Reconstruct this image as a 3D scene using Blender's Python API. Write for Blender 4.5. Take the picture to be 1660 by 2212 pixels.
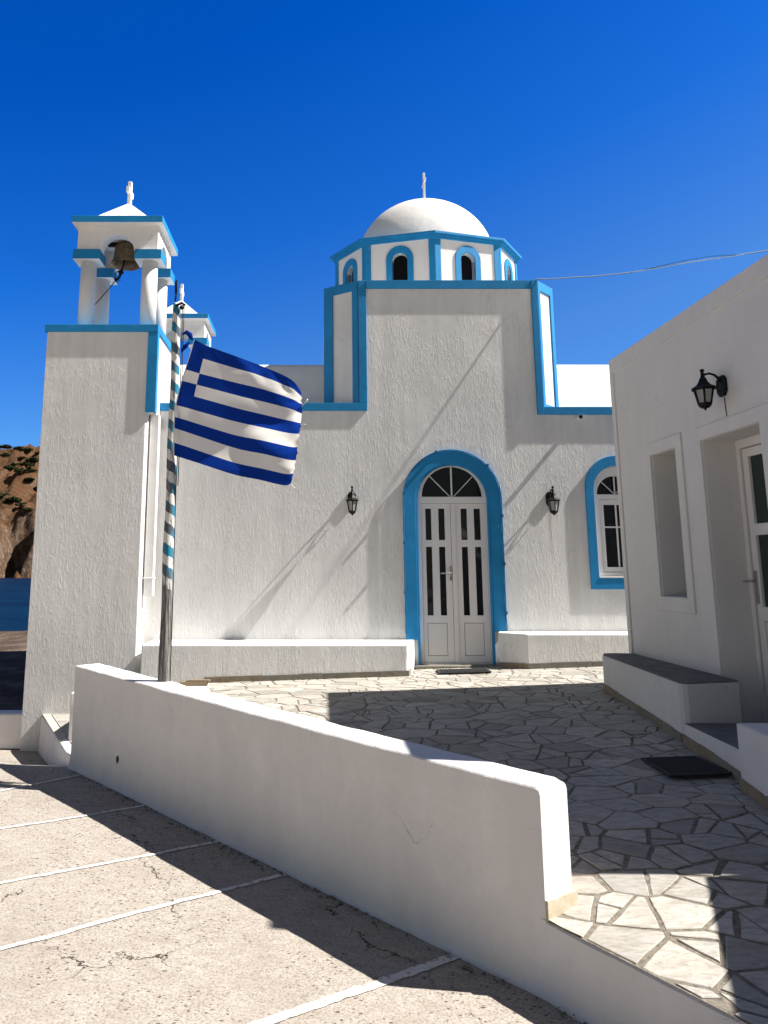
import bpy, bmesh, math, random
from mathutils import Vector, Matrix, noise
from mathutils.geometry import tessellate_polygon
R = math.radians
for o in list(bpy.data.objects):
    bpy.data.objects.remove(o)
SC = bpy.context.scene
COL = SC.collection
random.seed(7)

# ------------------------------------------------------------------ camera
cam_d = bpy.data.cameras.new("camera")
cam = bpy.data.objects.new("camera", cam_d)
COL.objects.link(cam)
cam.location = (0, 0, 1.3)
cam.rotation_euler = (R(90) + math.atan2(313, 1680), 0, 0)
cam_d.sensor_fit = 'AUTO'
cam_d.sensor_width = 36
cam_d.lens = 1680 / 2212 * 36
cam_d.shift_x = (830 - 689) / 2212
cam_d.shift_y = -(1106 - 915) / 2212
cam_d.clip_start = 0.05
cam_d.clip_end = 30000
SC.camera = cam

# ------------------------------------------------------------------ sun, sky, exposure
SUN = Vector((1.0, -0.088, 1.135)).normalized()
sun_d = bpy.data.lights.new("sun", 'SUN')
sun_d.energy = 4.9
sun_d.angle = R(0.5)
sun_d.color = (1.0, 0.965, 0.91)
sun = bpy.data.objects.new("sun", sun_d)
COL.objects.link(sun)
sun.location = (20, -2, 22)
sun.rotation_euler = SUN.to_track_quat('Z', 'Y').to_euler()

world = bpy.data.worlds.new("World")
SC.world = world
world.use_nodes = True
wt = world.node_tree
wt.nodes.clear()
def wn(t, **kw):
    n = wt.nodes.new(t)
    for k, v in kw.items():
        setattr(n, k, v)
    return n
sky = wn('ShaderNodeTexSky', sky_type='NISHITA')
sky.sun_disc = False
sky.sun_elevation = math.asin(SUN.z)
sky.sun_rotation = math.atan2(SUN.x, SUN.y)
sky.altitude = 0
sky.air_density = 1.0
sky.dust_density = 0.4
sky.ozone_density = 1.5
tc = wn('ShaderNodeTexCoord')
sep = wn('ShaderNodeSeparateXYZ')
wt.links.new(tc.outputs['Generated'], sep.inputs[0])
# sky ahead is graded deep blue; unseen sky tinted to keep wall fill neutral
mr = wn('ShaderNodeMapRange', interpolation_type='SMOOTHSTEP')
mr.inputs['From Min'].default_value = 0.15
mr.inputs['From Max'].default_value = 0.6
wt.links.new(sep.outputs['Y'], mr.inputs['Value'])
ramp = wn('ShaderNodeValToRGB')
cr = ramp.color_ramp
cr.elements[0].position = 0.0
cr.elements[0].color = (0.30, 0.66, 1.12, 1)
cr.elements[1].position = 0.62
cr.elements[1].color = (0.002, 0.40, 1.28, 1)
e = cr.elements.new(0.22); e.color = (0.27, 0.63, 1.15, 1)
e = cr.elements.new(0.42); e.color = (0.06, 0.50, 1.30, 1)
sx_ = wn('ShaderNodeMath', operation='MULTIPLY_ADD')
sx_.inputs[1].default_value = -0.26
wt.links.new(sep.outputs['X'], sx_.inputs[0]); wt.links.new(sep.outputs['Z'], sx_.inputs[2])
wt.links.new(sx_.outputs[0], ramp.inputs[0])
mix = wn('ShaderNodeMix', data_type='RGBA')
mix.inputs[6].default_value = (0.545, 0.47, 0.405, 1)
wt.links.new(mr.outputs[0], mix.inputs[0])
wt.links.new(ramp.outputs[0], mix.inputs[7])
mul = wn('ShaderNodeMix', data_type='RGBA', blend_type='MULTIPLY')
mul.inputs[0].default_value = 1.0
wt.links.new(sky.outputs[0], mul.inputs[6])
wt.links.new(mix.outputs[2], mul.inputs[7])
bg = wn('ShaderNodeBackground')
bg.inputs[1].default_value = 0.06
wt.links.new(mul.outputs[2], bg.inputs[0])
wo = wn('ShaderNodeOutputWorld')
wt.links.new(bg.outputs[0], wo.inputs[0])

SC.view_settings.view_transform = 'Standard'
SC.view_settings.look = 'None'
SC.view_settings.gamma = 1
SC.view_settings.exposure = 1.15

# ------------------------------------------------------------------ materials
def mat(name, color=(0.8, 0.8, 0.8), rough=0.85, spec=0.2, metal=0.0):
    m = bpy.data.materials.new(name)
    m.use_nodes = True
    b = m.node_tree.nodes['Principled BSDF']
    b.inputs['Base Color'].default_value = (*color, 1)
    b.inputs['Roughness'].default_value = rough
    b.inputs['Specular IOR Level'].default_value = spec
    b.inputs['Metallic'].default_value = metal
    return m

class NT:
    """small node helper for one material"""
    def __init__(self, m):
        self.m = m; self.t = m.node_tree
        self.b = self.t.nodes['Principled BSDF']
        c = self.t.nodes.new('ShaderNodeTexCoord')
        self.obj = c.outputs['Object']
    def n(self, t, **kw):
        x = self.t.nodes.new(t)
        for k, v in kw.items(): setattr(x, k, v)
        return x
    def link(self, a, b): self.t.links.new(a, b)
    def mapping(self, scale, rot=(0, 0, 0), src=None):
        x = self.n('ShaderNodeMapping')
        x.inputs['Scale'].default_value = scale
        x.inputs['Rotation'].default_value = rot
        self.link(src or self.obj, x.inputs['Vector'])
        return x.outputs[0]
    def noise(self, vec, scale, detail=4, rough=0.55, dist=0.0):
        x = self.n('ShaderNodeTexNoise')
        x.inputs['Scale'].default_value = scale
        x.inputs['Detail'].default_value = detail
        x.inputs['Roughness'].default_value = rough
        x.inputs['Distortion'].default_value = dist
        self.link(vec, x.inputs['Vector'])
        return x.outputs['Fac']
    def ramp(self, fac, stops):
        x = self.n('ShaderNodeValToRGB')
        r = x.color_ramp
        while len(r.elements) < len(stops): r.elements.new(0.5)
        for el, (p, c) in zip(r.elements, stops):
            el.position = p
            el.color = (*c, 1) if isinstance(c, tuple) else (c, c, c, 1)
        self.link(fac, x.inputs[0])
        return x.outputs[0]
    def mixc(self, fac, a, b, mode='MIX'):
        x = self.n('ShaderNodeMix', data_type='RGBA', blend_type=mode)
        for s, v in ((0, fac), (6, a), (7, b)):
            if isinstance(v, (int, float)): x.inputs[s].default_value = v
            elif isinstance(v, tuple): x.inputs[s].default_value = (*v, 1)
            else: self.link(v, x.inputs[s])
        return x.outputs[2]
    def math(self, op, a, b=0.0, clamp=False):
        x = self.n('ShaderNodeMath', operation=op)
        x.use_clamp = clamp
        for i, v in enumerate((a, b)):
            if isinstance(v, (int, float)): x.inputs[i].default_value = v
            else: self.link(v, x.inputs[i])
        return x.outputs[0]
    def bump(self, h, dist, strength=1.0, normal=None):
        x = self.n('ShaderNodeBump')
        x.inputs['Strength'].default_value = strength
        x.inputs['Distance'].default_value = dist
        self.link(h, x.inputs['Height'])
        if normal is not None: self.link(normal, x.inputs['Normal'])
        return x.outputs[0]
    def color(self, c): self.link(c, self.b.inputs['Base Color'])
    def normal(self, c): self.link(c, self.b.inputs['Normal'])

WHITE = (0.75, 0.74, 0.725)
def make_white(name, col=WHITE, bump=0.0012, stain=0.06, worn=0.0):
    m = mat(name, col, 0.9, 0.15); t = NT(m)
    big = t.noise(t.obj, 1.3, 5, 0.6)
    streak = t.noise(t.mapping((5, 5, 1.3)), 1.1, 5, 0.65)
    k = t.math('MULTIPLY', big, streak)
    c = t.ramp(k, [(0.12, tuple(x * (1 - stain * 1.6) for x in col)), (0.4, col)])
    if worn > 0:
        # touched-up patches, scuffs and hairline cracks
        pa = t.ramp(t.noise(t.obj, 2.3, 6, 0.7, 0.8), [(0.52, 0.0), (0.56, 1.0)])
        c = t.mixc(t.math('MULTIPLY', pa, worn * .35), c, tuple(x * .86 for x in col))
        sc_ = t.ramp(t.noise(t.mapping((9, 9, 2.0)), 3.0, 6, 0.75), [(0.66, 0.0), (0.74, 1.0)])
        c = t.mixc(t.math('MULTIPLY', sc_, worn * .5), c, (0.42, 0.39, 0.36))
        nz_ = t.n('ShaderNodeTexNoise'); nz_.inputs['Scale'].default_value = 2.5; nz_.inputs['Detail'].default_value = 6
        t.link(t.obj, nz_.inputs['Vector'])
        ad = t.n('ShaderNodeVectorMath', operation='MULTIPLY_ADD'); ad.inputs[1].default_value = (.5, .5, .5)
        t.link(nz_.outputs['Color'], ad.inputs[0]); t.link(t.obj, ad.inputs[2])
        v_ = t.n('ShaderNodeTexVoronoi', feature='DISTANCE_TO_EDGE'); v_.inputs['Scale'].default_value = 0.9
        t.link(ad.outputs[0], v_.inputs['Vector'])
        wd_ = t.ramp(t.noise(t.obj, 1.1, 3, 0.6), [(0.52, 0.0), (0.68, 0.0045)])
        c = t.mixc(t.math('MULTIPLY', t.math('LESS_THAN', v_.outputs['Distance'], wd_), worn * .6), c, (0.25, 0.23, 0.21))
    t.color(c)
    fine = t.noise(t.obj, 55, 5, 0.6)
    und = t.noise(t.obj, 5, 3, 0.5)
    n1 = t.bump(und, bump * 6, 1.0)
    t.normal(t.bump(fine, bump, 1.0, n1))
    return m

def make_plaster(name, col=WHITE):
    """trowelled render: short vertical ridges"""
    m = mat(name, col, 0.92, 0.12); t = NT(m)
    v = t.mapping((1, 1, 0.27))
    warp = t.noise(t.obj, 3.0, 2, 0.5)
    r1 = t.noise(v, 34, 3, 0.62, 0.5)
    h1 = t.ramp(r1, [(0.50, 0.0), (0.565, 0.8), (0.62, 1.0)])
    r2 = t.noise(t.mapping((1, 1, 0.4)), 52, 4, 0.65, 0.8)
    h2 = t.ramp(r2, [(0.52, 0.0), (0.66, 1.0)])
    patch = t.ramp(t.noise(t.mapping((1, 1, 0.7)), 2.2, 5, 0.65, 0.5), [(0.38, 0.04), (0.6, 1.0)])
    h = t.math('MULTIPLY', t.math('ADD', h1, t.math('MULTIPLY', h2, 0.5)), patch)
    fine = t.noise(t.obj, 90, 4, 0.6)
    und = t.noise(t.obj, 2.2, 3, 0.5)
    n0 = t.bump(und, 0.007, 1.0)
    n1 = t.bump(h, 0.0042, 1.0, n0)
    t.normal(t.bump(fine, 0.0009, 1.0, n1))
    big = t.noise(t.obj, 0.9, 5, 0.6)
    streak = t.noise(t.mapping((7, 7, 0.35)), 1.5, 4, 0.6)
    k = t.math('MULTIPLY', big, streak)
    c = t.ramp(k, [(0.1, tuple(x * 0.85 for x in col)), (0.36, col)])
    # rust run below the right lantern
    sp = t.n('ShaderNodeSeparateXYZ'); t.link(t.obj, sp.inputs[0])
    wob = t.math('MULTIPLY', t.math('SUBTRACT', t.noise(t.mapping((1, 1, 1)), 4, 3, 0.6), 0.5), 0.08)
    dx = t.math('ABSOLUTE', t.math('ADD', t.math('SUBTRACT', sp.outputs['X'], 3.25), wob))
    fx = t.math('SUBTRACT', 1.0, t.math('DIVIDE', dx, 0.028), True)
    fz = t.math('MULTIPLY', t.math('MULTIPLY', t.math('SUBTRACT', sp.outputs['Z'], 1.15), 1.2, True), t.math('LESS_THAN', sp.outputs['Z'], 2.16))
    c = t.mixc(t.math('MULTIPLY', t.math('MULTIPLY', fx, fz), 0.5), c, (0.42, 0.30, 0.17))
    t.color(c)
    return m

def make_blue(name, col=(0.010, 0.22, 0.49)):
    m = mat(name, col, 0.6, 0.3); t = NT(m)
    n = t.noise(t.obj, 3.5, 5, 0.65)
    c = t.ramp(n, [(0.3, tuple(x * 0.82 for x in col)), (0.6, col), (0.78, tuple(min(1, x * 1.15 + 0.01) for x in col))])
    chip = t.noise(t.obj, 26, 4, 0.7)
    f = t.ramp(chip, [(0.70, 0.0), (0.715, 1.0)])
    t.color(t.mixc(f, c, (0.6, 0.62, 0.62)))
    t.normal(t.bump(t.noise(t.obj, 40, 4, 0.6), 0.0015))
    return m

M_white = make_white("white_paint")
M_house = make_white("house_paint", (0.69, 0.67, 0.655), 0.0012, 0.05, .45)
M_wallw = make_white("low_wall_paint", (0.765, 0.735, 0.715), 0.0022, 0.07, .8)
M_plas = make_plaster("trowelled_plaster")
M_blue = make_blue("blue_paint")
M_dome = make_white("dome_paint", (0.82, 0.80, 0.77), 0.001, 0.12)
M_black = mat("black_iron", (0.006, 0.006, 0.006), 0.55, 0.2)
M_pvc = mat("white_door_frame", (0.74, 0.715, 0.70), 0.45, 0.35)
M_gap = mat("dark_gap", (0.01, 0.01, 0.012), 0.9, 0.0)
M_glass = mat("dark_window_glass", (0.004, 0.005, 0.006), 0.06, 0.28)
t = NT(M_glass); t.normal(t.bump(t.noise(t.obj, 2.5, 2, 0.5), 0.006))
M_gglass = mat("green_grey_glass", (0.012, 0.03, 0.026), 0.12, 0.5)
M_metal = mat("brushed_metal", (0.42, 0.40, 0.38), 0.35, 0.5, 0.9)
M_lglass = mat("lantern_glass", (0.42, 0.42, 0.42), 0.25, 0.4)
M_lglass.node_tree.nodes['Principled BSDF'].inputs['Transmission Weight'].default_value = 0.35
M_bronze = mat("bell_bronze", (0.13, 0.105, 0.075), 0.55, 0.4, 0.35)
t = NT(M_bronze); t.color(t.ramp(t.noise(t.obj, 9, 5, 0.65), [(0.3, (0.06, 0.045, 0.028)), (0.55, (0.21, 0.155, 0.09)), (0.8, (0.34, 0.26, 0.15))]))
M_rope = mat("rope", (0.025, 0.022, 0.02), 0.9)
M_cable = mat("pale_cable", (0.35, 0.42, 0.46), 0.7)
M_strap = mat("blue_cable", (0.02, 0.12, 0.25), 0.6)

# stone skirting tiles
M_tile = mat("stone_skirting", (0.3, 0.25, 0.18), 0.7, 0.25); t = NT(M_tile)
g = t.n('ShaderNodeNewGeometry')
base = t.ramp(g.outputs['Random Per Island'], [(0.0, (0.13, 0.13, 0.115)), (0.3, (0.20, 0.19, 0.155)), (0.6, (0.27, 0.21, 0.135)), (0.85, (0.18, 0.18, 0.155)), (1.0, (0.27, 0.245, 0.20))])
t.color(t.mixc(t.ramp(t.noise(t.obj, 14, 6, 0.7), [(0.35, 0.0), (0.7, 0.55)]), base, (0.12, 0.11, 0.09)))
t.normal(t.bump(t.noise(t.obj, 40, 4, 0.6), 0.002))
M_tile_l = mat("pale_stone_tile", (0.52, 0.45, 0.34), 0.7, 0.2); t = NT(M_tile_l)
t.color(t.ramp(t.noise(t.obj, 12, 6, 0.7), [(0.3, (0.40, 0.33, 0.23)), (0.6, (0.56, 0.48, 0.37))]))

# flagstones: every stone is an island with its own tone
M_stone = mat("flagstone", (0.42, 0.38, 0.32), 0.75, 0.22); t = NT(M_stone)
g = t.n('ShaderNodeNewGeometry')
rnd = g.outputs['Random Per Island']
base = t.ramp(rnd, [(0.0, (0.32, 0.305, 0.275)), (0.25, (0.45, 0.43, 0.385)), (0.5, (0.49, 0.455, 0.40)), (0.72, (0.41, 0.395, 0.36)), (0.88, (0.56, 0.53, 0.475)), (1.0, (0.33, 0.295, 0.245))])
vein = t.noise(t.mapping((1.5, 5, 1), (0, 0, 0.6)), 5.5, 7, 0.7, 1.1)
c = t.mixc(t.ramp(vein, [(0.38, 0.55), (0.58, 0.0)]), base, (0.19, 0.165, 0.135))
spot = t.noise(t.obj, 38, 5, 0.7)
c = t.mixc(t.ramp(spot, [(0.62, 0.0), (0.74, 0.5)]), c, (0.13, 0.11, 0.088))
c = t.mixc(t.ramp(t.noise(t.obj, 1.7, 4, 0.6), [(0.35, 0.0), (0.7, 0.25)]), c, (0.25, 0.20, 0.15))
t.color(c)
n1 = t.bump(t.noise(t.mapping((1, 2.2, 1)), 9, 5, 0.6), 0.006)
t.normal(t.bump(t.noise(t.obj, 70, 4, 0.6), 0.0012, 1.0, n1))
M_mortar = mat("mortar", (0.21, 0.185, 0.15), 0.95, 0.1); t = NT(M_mortar)
t.color(t.ramp(t.noise(t.obj, 24, 6, 0.7), [(0.3, (0.10, 0.086, 0.068)), (0.52, (0.215, 0.187, 0.15)), (0.8, (0.31, 0.27, 0.215))]))
t.normal(t.bump(t.noise(t.obj, 45, 5, 0.7), 0.01))

M_slate = mat("grey_cement_top", (0.16, 0.16, 0.155), 0.85, 0.2); t = NT(M_slate)
t.color(t.ramp(t.noise(t.obj, 6, 6, 0.7), [(0.3, (0.11, 0.112, 0.112)), (0.6, (0.17, 0.17, 0.165)), (0.8, (0.22, 0.215, 0.20))]))
M_rubber = mat("black_rubber", (0.012, 0.012, 0.013), 0.75, 0.25)
M_rubber2 = mat("worn_rubber", (0.05, 0.05, 0.053), 0.85, 0.2)

# parking concrete with pits and cracks
M_conc = mat("worn_concrete", (0.42, 0.36, 0.30), 0.9, 0.15); t = NT(M_conc)
a = t.noise(t.obj, 0.7, 5, 0.6); b = t.noise(t.mapping((1, 2.4, 1), (0, 0, 0.5)), 6, 6, 0.7)
c = t.ramp(a, [(0.3, (0.335, 0.295, 0.255)), (0.5, (0.41, 0.37, 0.325)), (0.72, (0.37, 0.328, 0.285))])
c = t.mixc(t.ramp(b, [(0.35, 0.5), (0.6, 0.0)]), c, (0.28, 0.225, 0.18))
grain = t.noise(t.obj, 75, 4, 0.7)
c = t.mixc(t.ramp(grain, [(0.36, 0.7), (0.52, 0.0)]), c, (0.20, 0.162, 0.128))
c = t.mixc(t.ramp(grain, [(0.58, 0.0), (0.72, 0.55)]), c, (0.49, 0.42, 0.35))
def pits(scale, lo, hi, mask_scale, m0, m1, rot):
    v = t.n('ShaderNodeTexVoronoi', feature='F1', voronoi_dimensions='2D')
    v.inputs['Scale'].default_value = scale
    w = t.n('ShaderNodeVectorMath', operation='ADD')
    nn = t.n('ShaderNodeTexNoise'); nn.inputs['Scale'].default_value = 30; nn.inputs['Detail'].default_value = 3
    t.link(t.obj, nn.inputs['Vector'])
    sc = t.n('ShaderNodeVectorMath', operation='SCALE'); sc.inputs[3].default_value = 0.035
    t.link(nn.outputs['Color'], sc.inputs[0])
    t.link(t.mapping((1, 1.7, 1), (0, 0, rot)), w.inputs[0]); t.link(sc.outputs[0], w.inputs[1])
    t.link(w.outputs[0], v.inputs['Vector'])
    sp = t.n('ShaderNodeSeparateColor'); t.link(v.outputs['Color'], sp.inputs[0])
    sel = t.ramp(sp.outputs[0], [(0.5, 0.0), (0.55, 1.0)])
    rad = t.math('MULTIPLY', sp.outputs[1], 0.22)
    inside = t.math('LESS_THAN', v.outputs['Distance'], t.math('ADD', rad, lo))
    m = t.ramp(t.noise(t.obj, mask_scale, 3, 0.6), [(m0, 0.0), (m1, 1.0)])
    return t.math('MULTIPLY', t.math('MULTIPLY', inside, sel), t.math('GREATER_THAN', m, 0.5))
p1 = pits(24, 0.02, 0.2, 1.1, 0.38, 0.5, 0.4)
p2 = pits(60, 0.07, 0.2, 1.6, 0.3, 0.4, 1.1)
pit = t.math('MAXIMUM', p1, t.math('MULTIPLY', p2, 0.6))
c = t.mixc(t.math('MULTIPLY', pit, 0.85), c, (0.06, 0.043, 0.033))
# cracks
nz = t.n('ShaderNodeTexNoise'); nz.inputs['Scale'].default_value = 3.2; nz.inputs['Detail'].default_value = 7; nz.inputs['Roughness'].default_value = 0.65
t.link(t.obj, nz.inputs['Vector'])
sc = t.n('ShaderNodeVectorMath', operation='SCALE'); sc.inputs[3].default_value = 0.55
t.link(nz.outputs['Color'], sc.inputs[0])
w = t.n('ShaderNodeVectorMath', operation='ADD'); t.link(t.obj, w.inputs[0]); t.link(sc.outputs[0], w.inputs[1])
vo = t.n('ShaderNodeTexVoronoi', feature='DISTANCE_TO_EDGE', voronoi_dimensions='2D'); vo.inputs['Scale'].default_value = 0.9
t.link(w.outputs[0], vo.inputs['Vector'])
wid = t.ramp(t.noise(t.obj, 1.4, 4, 0.6), [(0.5, 0.0), (0.66, 0.009)])
crack = t.math('LESS_THAN', vo.outputs['Distance'], wid)
c = t.mixc(t.math('MULTIPLY', crack, 0.93), c, (0.03, 0.02, 0.016))
t.color(c)
hh = t.math('SUBTRACT', t.math('MULTIPLY', grain, 0.35), t.math('MAXIMUM', pit, crack))
n1 = t.bump(b, 0.012)
t.normal(t.bump(hh, 0.006, 1.0, n1))

M_line = mat("white_line_paint", (0.72, 0.69, 0.64), 0.8, 0.2); t = NT(M_line)
lt = t.noise(t.obj, 28, 5, 0.7)
t.color(t.ramp(lt, [(0.40, (0.38, 0.33, 0.28)), (0.47, (0.66, 0.64, 0.60))]))
t.normal(t.bump(t.noise(t.obj, 60, 4, 0.7), 0.004))

# ------------------------------------------------------------------ mesh builder
class MB:
    def __init__(self): self.v = []; self.f = []; self.mi = []; self.sm = []
    def quad(self, pts, mi=0, smooth=False):
        b = len(self.v); self.v += [tuple(p) for p in pts]
        self.f.append(tuple(range(b, b + len(pts)))); self.mi.append(mi); self.sm.append(smooth)
    def mesh(self, verts, faces, mi=0, smooth=False):
        b = len(self.v); self.v += [tuple(p) for p in verts]
        for f in faces:
            self.f.append(tuple(i + b for i in f)); self.mi.append(mi); self.sm.append(smooth)
    def box(self, x0, x1, y0, y1, z0, z1, mi=0):
        vs = [(x, y, z) for z in (z0, z1) for y in (y0, y1) for x in (x0, x1)]
        self.mesh(vs, [(0, 2, 3, 1), (4, 5, 7, 6), (0, 1, 5, 4), (2, 6, 7, 3), (0, 4, 6, 2), (1, 3, 7, 5)], mi)
    def prism(self, poly, a, b, fn, holes=(), mi=0, mi_hole=None, caps=(True, True), mi_side=None):
        """extrude a 2-D outline (with holes) from a to b; fn(u, v, w) -> point"""
        loops = [list(poly)] + [list(h) for h in holes]
        flat = [p for l in loops for p in l]
        if len(loops) == 1 and len(poly) <= 4:
            tris = [tuple(range(len(poly)))]
        else:
            tris = tessellate_polygon([[Vector((p[0], p[1], 0)) for p in l] for l in loops])
        for w, flip, on in ((a, True, caps[0]), (b, False, caps[1])):
            if on:
                self.mesh([fn(p[0], p[1], w) for p in flat], [tuple(reversed(t_)) if flip else t_ for t_ in tris], mi)
        for li, l in enumerate(loops):
            n = len(l)
            vs = [fn(p[0], p[1], w) for w in (a, b) for p in l]
            m_ = (mi_side if mi_side is not None else mi) if li == 0 else (mi_hole if mi_hole is not None else mi)
            self.mesh(vs, [(i, (i + 1) % n, n + (i + 1) % n, n + i) for i in range(n)], m_)
    def lathe(self, prof, c, n=24, mi=0, smooth=True, rot=0.0, sx=1, sy=1):
        vs = []; k = len(prof)
        for i in range(n):
            an = rot + 2 * math.pi * i / n
            for r, z in prof:
                vs.append((c[0] + r * math.cos(an) * sx, c[1] + r * math.sin(an) * sy, c[2] + z))
        fs = [(i * k + j, ((i + 1) % n) * k + j, ((i + 1) % n) * k + j + 1, i * k + j + 1) for i in range(n) for j in range(k - 1)]
        fs.append(tuple(reversed([i * k for i in range(n)]))); fs.append(tuple(i * k + k - 1 for i in range(n)))
        self.mesh(vs, fs, mi, smooth)
    def tube(self, pts, r, n=8, mi=0, smooth=True, caps=True):
        pts = [Vector(p) for p in pts]; vs = []
        rs = r if isinstance(r, (list, tuple)) else [r] * len(pts)
        up = Vector((0.123, 0.31, 0.94)).normalized()
        for i, p in enumerate(pts):
            d = (pts[min(i + 1, len(pts) - 1)] - pts[max(i - 1, 0)]).normalized()
            a = d.cross(up)
            if a.length < 1e-3: a = d.cross(Vector((1, 0, 0)))
            a.normalize(); b = d.cross(a)
            for k in range(n):
                an = 2 * math.pi * k / n
                vs.append(p + (a * math.cos(an) + b * math.sin(an)) * rs[i])
        fs = [(i * n + k, i * n + (k + 1) % n, (i + 1) * n + (k + 1) % n, (i + 1) * n + k) for i in range(len(pts) - 1) for k in range(n)]
        if caps:
            fs.append(tuple(reversed(range(n)))); fs.append(tuple((len(pts) - 1) * n + k for k in range(n)))
        self.mesh(vs, fs, mi, smooth)
    def ball(self, c, r, n=12, mi=0, sz=1.0):
        prof = [(max(1e-4, r * math.sin(math.pi * i / 8)), -r * sz * math.cos(math.pi * i / 8)) for i in range(9)]
        self.lathe(prof, c, n, mi)
    def build(self, name, mats, parent=None, bevel=0.0, segs=2):
        me = bpy.data.meshes.new(name)
        me.from_pydata(self.v, [], self.f)
        if not isinstance(mats, (list, tuple)): mats = [mats]
        for m in mats: me.materials.append(m)
        for p, mi, sm in zip(me.polygons, self.mi, self.sm):
            p.material_index = mi; p.use_smooth = sm
        bm = bmesh.new(); bm.from_mesh(me)
        bmesh.ops.remove_doubles(bm, verts=bm.verts, dist=1e-5)
        bmesh.ops.recalc_face_normals(bm, faces=bm.faces)
        bm.to_mesh(me); bm.free()
        o = bpy.data.objects.new(name, me); COL.objects.link(o)
        if parent is not None: adopt(o, parent)
        if bevel > 0:
            md = o.modifiers.new("edge", 'BEVEL'); md.width = bevel; md.segments = segs
            md.limit_method = 'ANGLE'; md.angle_limit = R(40); md.harden_normals = False
        return o

def adopt(o, parent):
    o.parent = parent
    o.matrix_parent_inverse = Matrix.Identity(4)
    if parent.type == 'EMPTY' and not parent.get('local'):
        o.matrix_parent_inverse = parent.matrix_basis.inverted()

def tag(o, label=None, cat=None, group=None, kind=None):
    if label: o['label'] = label
    if cat: o['category'] = cat
    if group: o['group'] = group
    if kind: o['kind'] = kind
    return o

def empty(name, loc, label, cat, group=None, rz=0.0, local=False):
    o = bpy.data.objects.new(name, None); COL.objects.link(o)
    o.empty_display_size = 0.3
    o.location = loc; o.rotation_euler = (0, 0, rz)
    if local: o['local'] = 1
    return tag(o, label, cat, group)

def kids(o): return [c for c in bpy.data.objects if c.parent == o]
def copy_tree(o, parent=None):
    c = o.copy(); COL.objects.link(c)
    if parent is not None: c.parent = parent
    for ch in kids(o): copy_tree(ch, c)
    return c

XZ = lambda u, v, w: (u, w, v)          # outline in x,z extruded along y
XY = lambda u, v, w: (u, v, w)          # outline in x,y extruded along z
YZ = lambda u, v, w: (w, u, v)          # outline in y,z extruded along x
def arch(cx, r, zs, zb, n=20, zb2=None):
    """closed outline, counter-clockwise: straight legs and a half round head"""
    p = [(cx + r * math.cos(math.pi * i / n), zs + r * math.sin(math.pi * i / n)) for i in range(n + 1)]
    return [(cx + r, zb if zb2 is None else zb2)] + p + [(cx - r, zb)]
def rect(a, b, c, d): return [(a, c), (b, c), (b, d), (a, d)]
def subdiv_path(p, n): return [tuple(Vector(p[0]).lerp(Vector(p[1]), i / n)) for i in range(n + 1)]

# ------------------------------------------------------------------ ground heights
def zt(x, y):                                  # terrace
    return -0.0065 * max(0.0, 10.7 - y) ** 2 + 0.032 * (x - 2.4)
def smooth(a, b, x):
    k = min(1, max(0, (x - a) / (b - a))); return k * k * (3 - 2 * k)
def zp(x, y):                                  # parking and land
    yy = min(max(y, -6), 8.0); xx = min(max(x, -4), 5)
    z = -0.64 + 0.031 * (yy - 4.4) - 0.031 * (xx - 0.73)
    z -= .27 * max(0, min(y, 9.4) - 7.45) + .085 * max(0, min(y, 10.6) - 9.4)
    back = smooth(10.62, 10.95, y)
    z = z * (1 - back) + back * -.60
    z += smooth(12, 20, y) * (0.30 + 0.12 * noise.noise((x * .3, y * .3, 0)))
    z -= 9 * smooth(21, 30, y) + 6 * smooth(-14, -26, x) * smooth(6, 20, y)
    return z

# ------------------------------------------------------------------ ground, sea, hill
def axis(vals):
    out = []
    for a, b, s in vals:
        n = max(1, int(round((b - a) / s))); out += [a + (b - a) * i / n for i in range(n)]
    return out + [vals[-1][1]]
gx = axis([(-60, -12, 4), (-12, -5, .5), (-5, 4, .15), (4, 12, 1), (12, 60, 6)])
gy = axis([(-40, -4, 3), (-4, 2, .5), (2, 11.1, .15), (11.1, 30, .6)])
vs = []
for y in gy:
    for x in gx:
        z = zp(x, y)
        d = (x - 1.07) + (y - 4.04)                    # distance from the wall line
        if y < 10.5: z += 0.008 * noise.noise((x * 0.9, y * 0.9, 3)) + 0.003 * noise.noise((x * 4, y * 4, 1))
        vs.append((x, y, z))
nx = len(gx)
mb = MB()
M_soil = mat("brown_soil", (0.10, 0.07, 0.05), 0.95, 0.05); t = NT(M_soil)
t.color(t.ramp(t.noise(t.obj, 1.6, 7, 0.7), [(0.3, (0.05, 0.037, 0.028)), (0.5, (0.10, 0.072, 0.053)), (0.7, (0.20, 0.155, 0.12))]))
t.normal(t.bump(t.noise(t.obj, 4, 6, 0.7), 0.12))
for j in range(len(gy) - 1):
    for i in range(nx - 1):
        f = (j * nx + i, j * nx + i + 1, (j + 1) * nx + i + 1, (j + 1) * nx + i)
        mb.f.append(f); mb.sm.append(True)
        mb.mi.append(1 if gy[j] > 10.6 else 0)
mb.v = vs
g_ = mb.build("ground", [M_conc, M_soil]); tag(g_, kind='structure')

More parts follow.
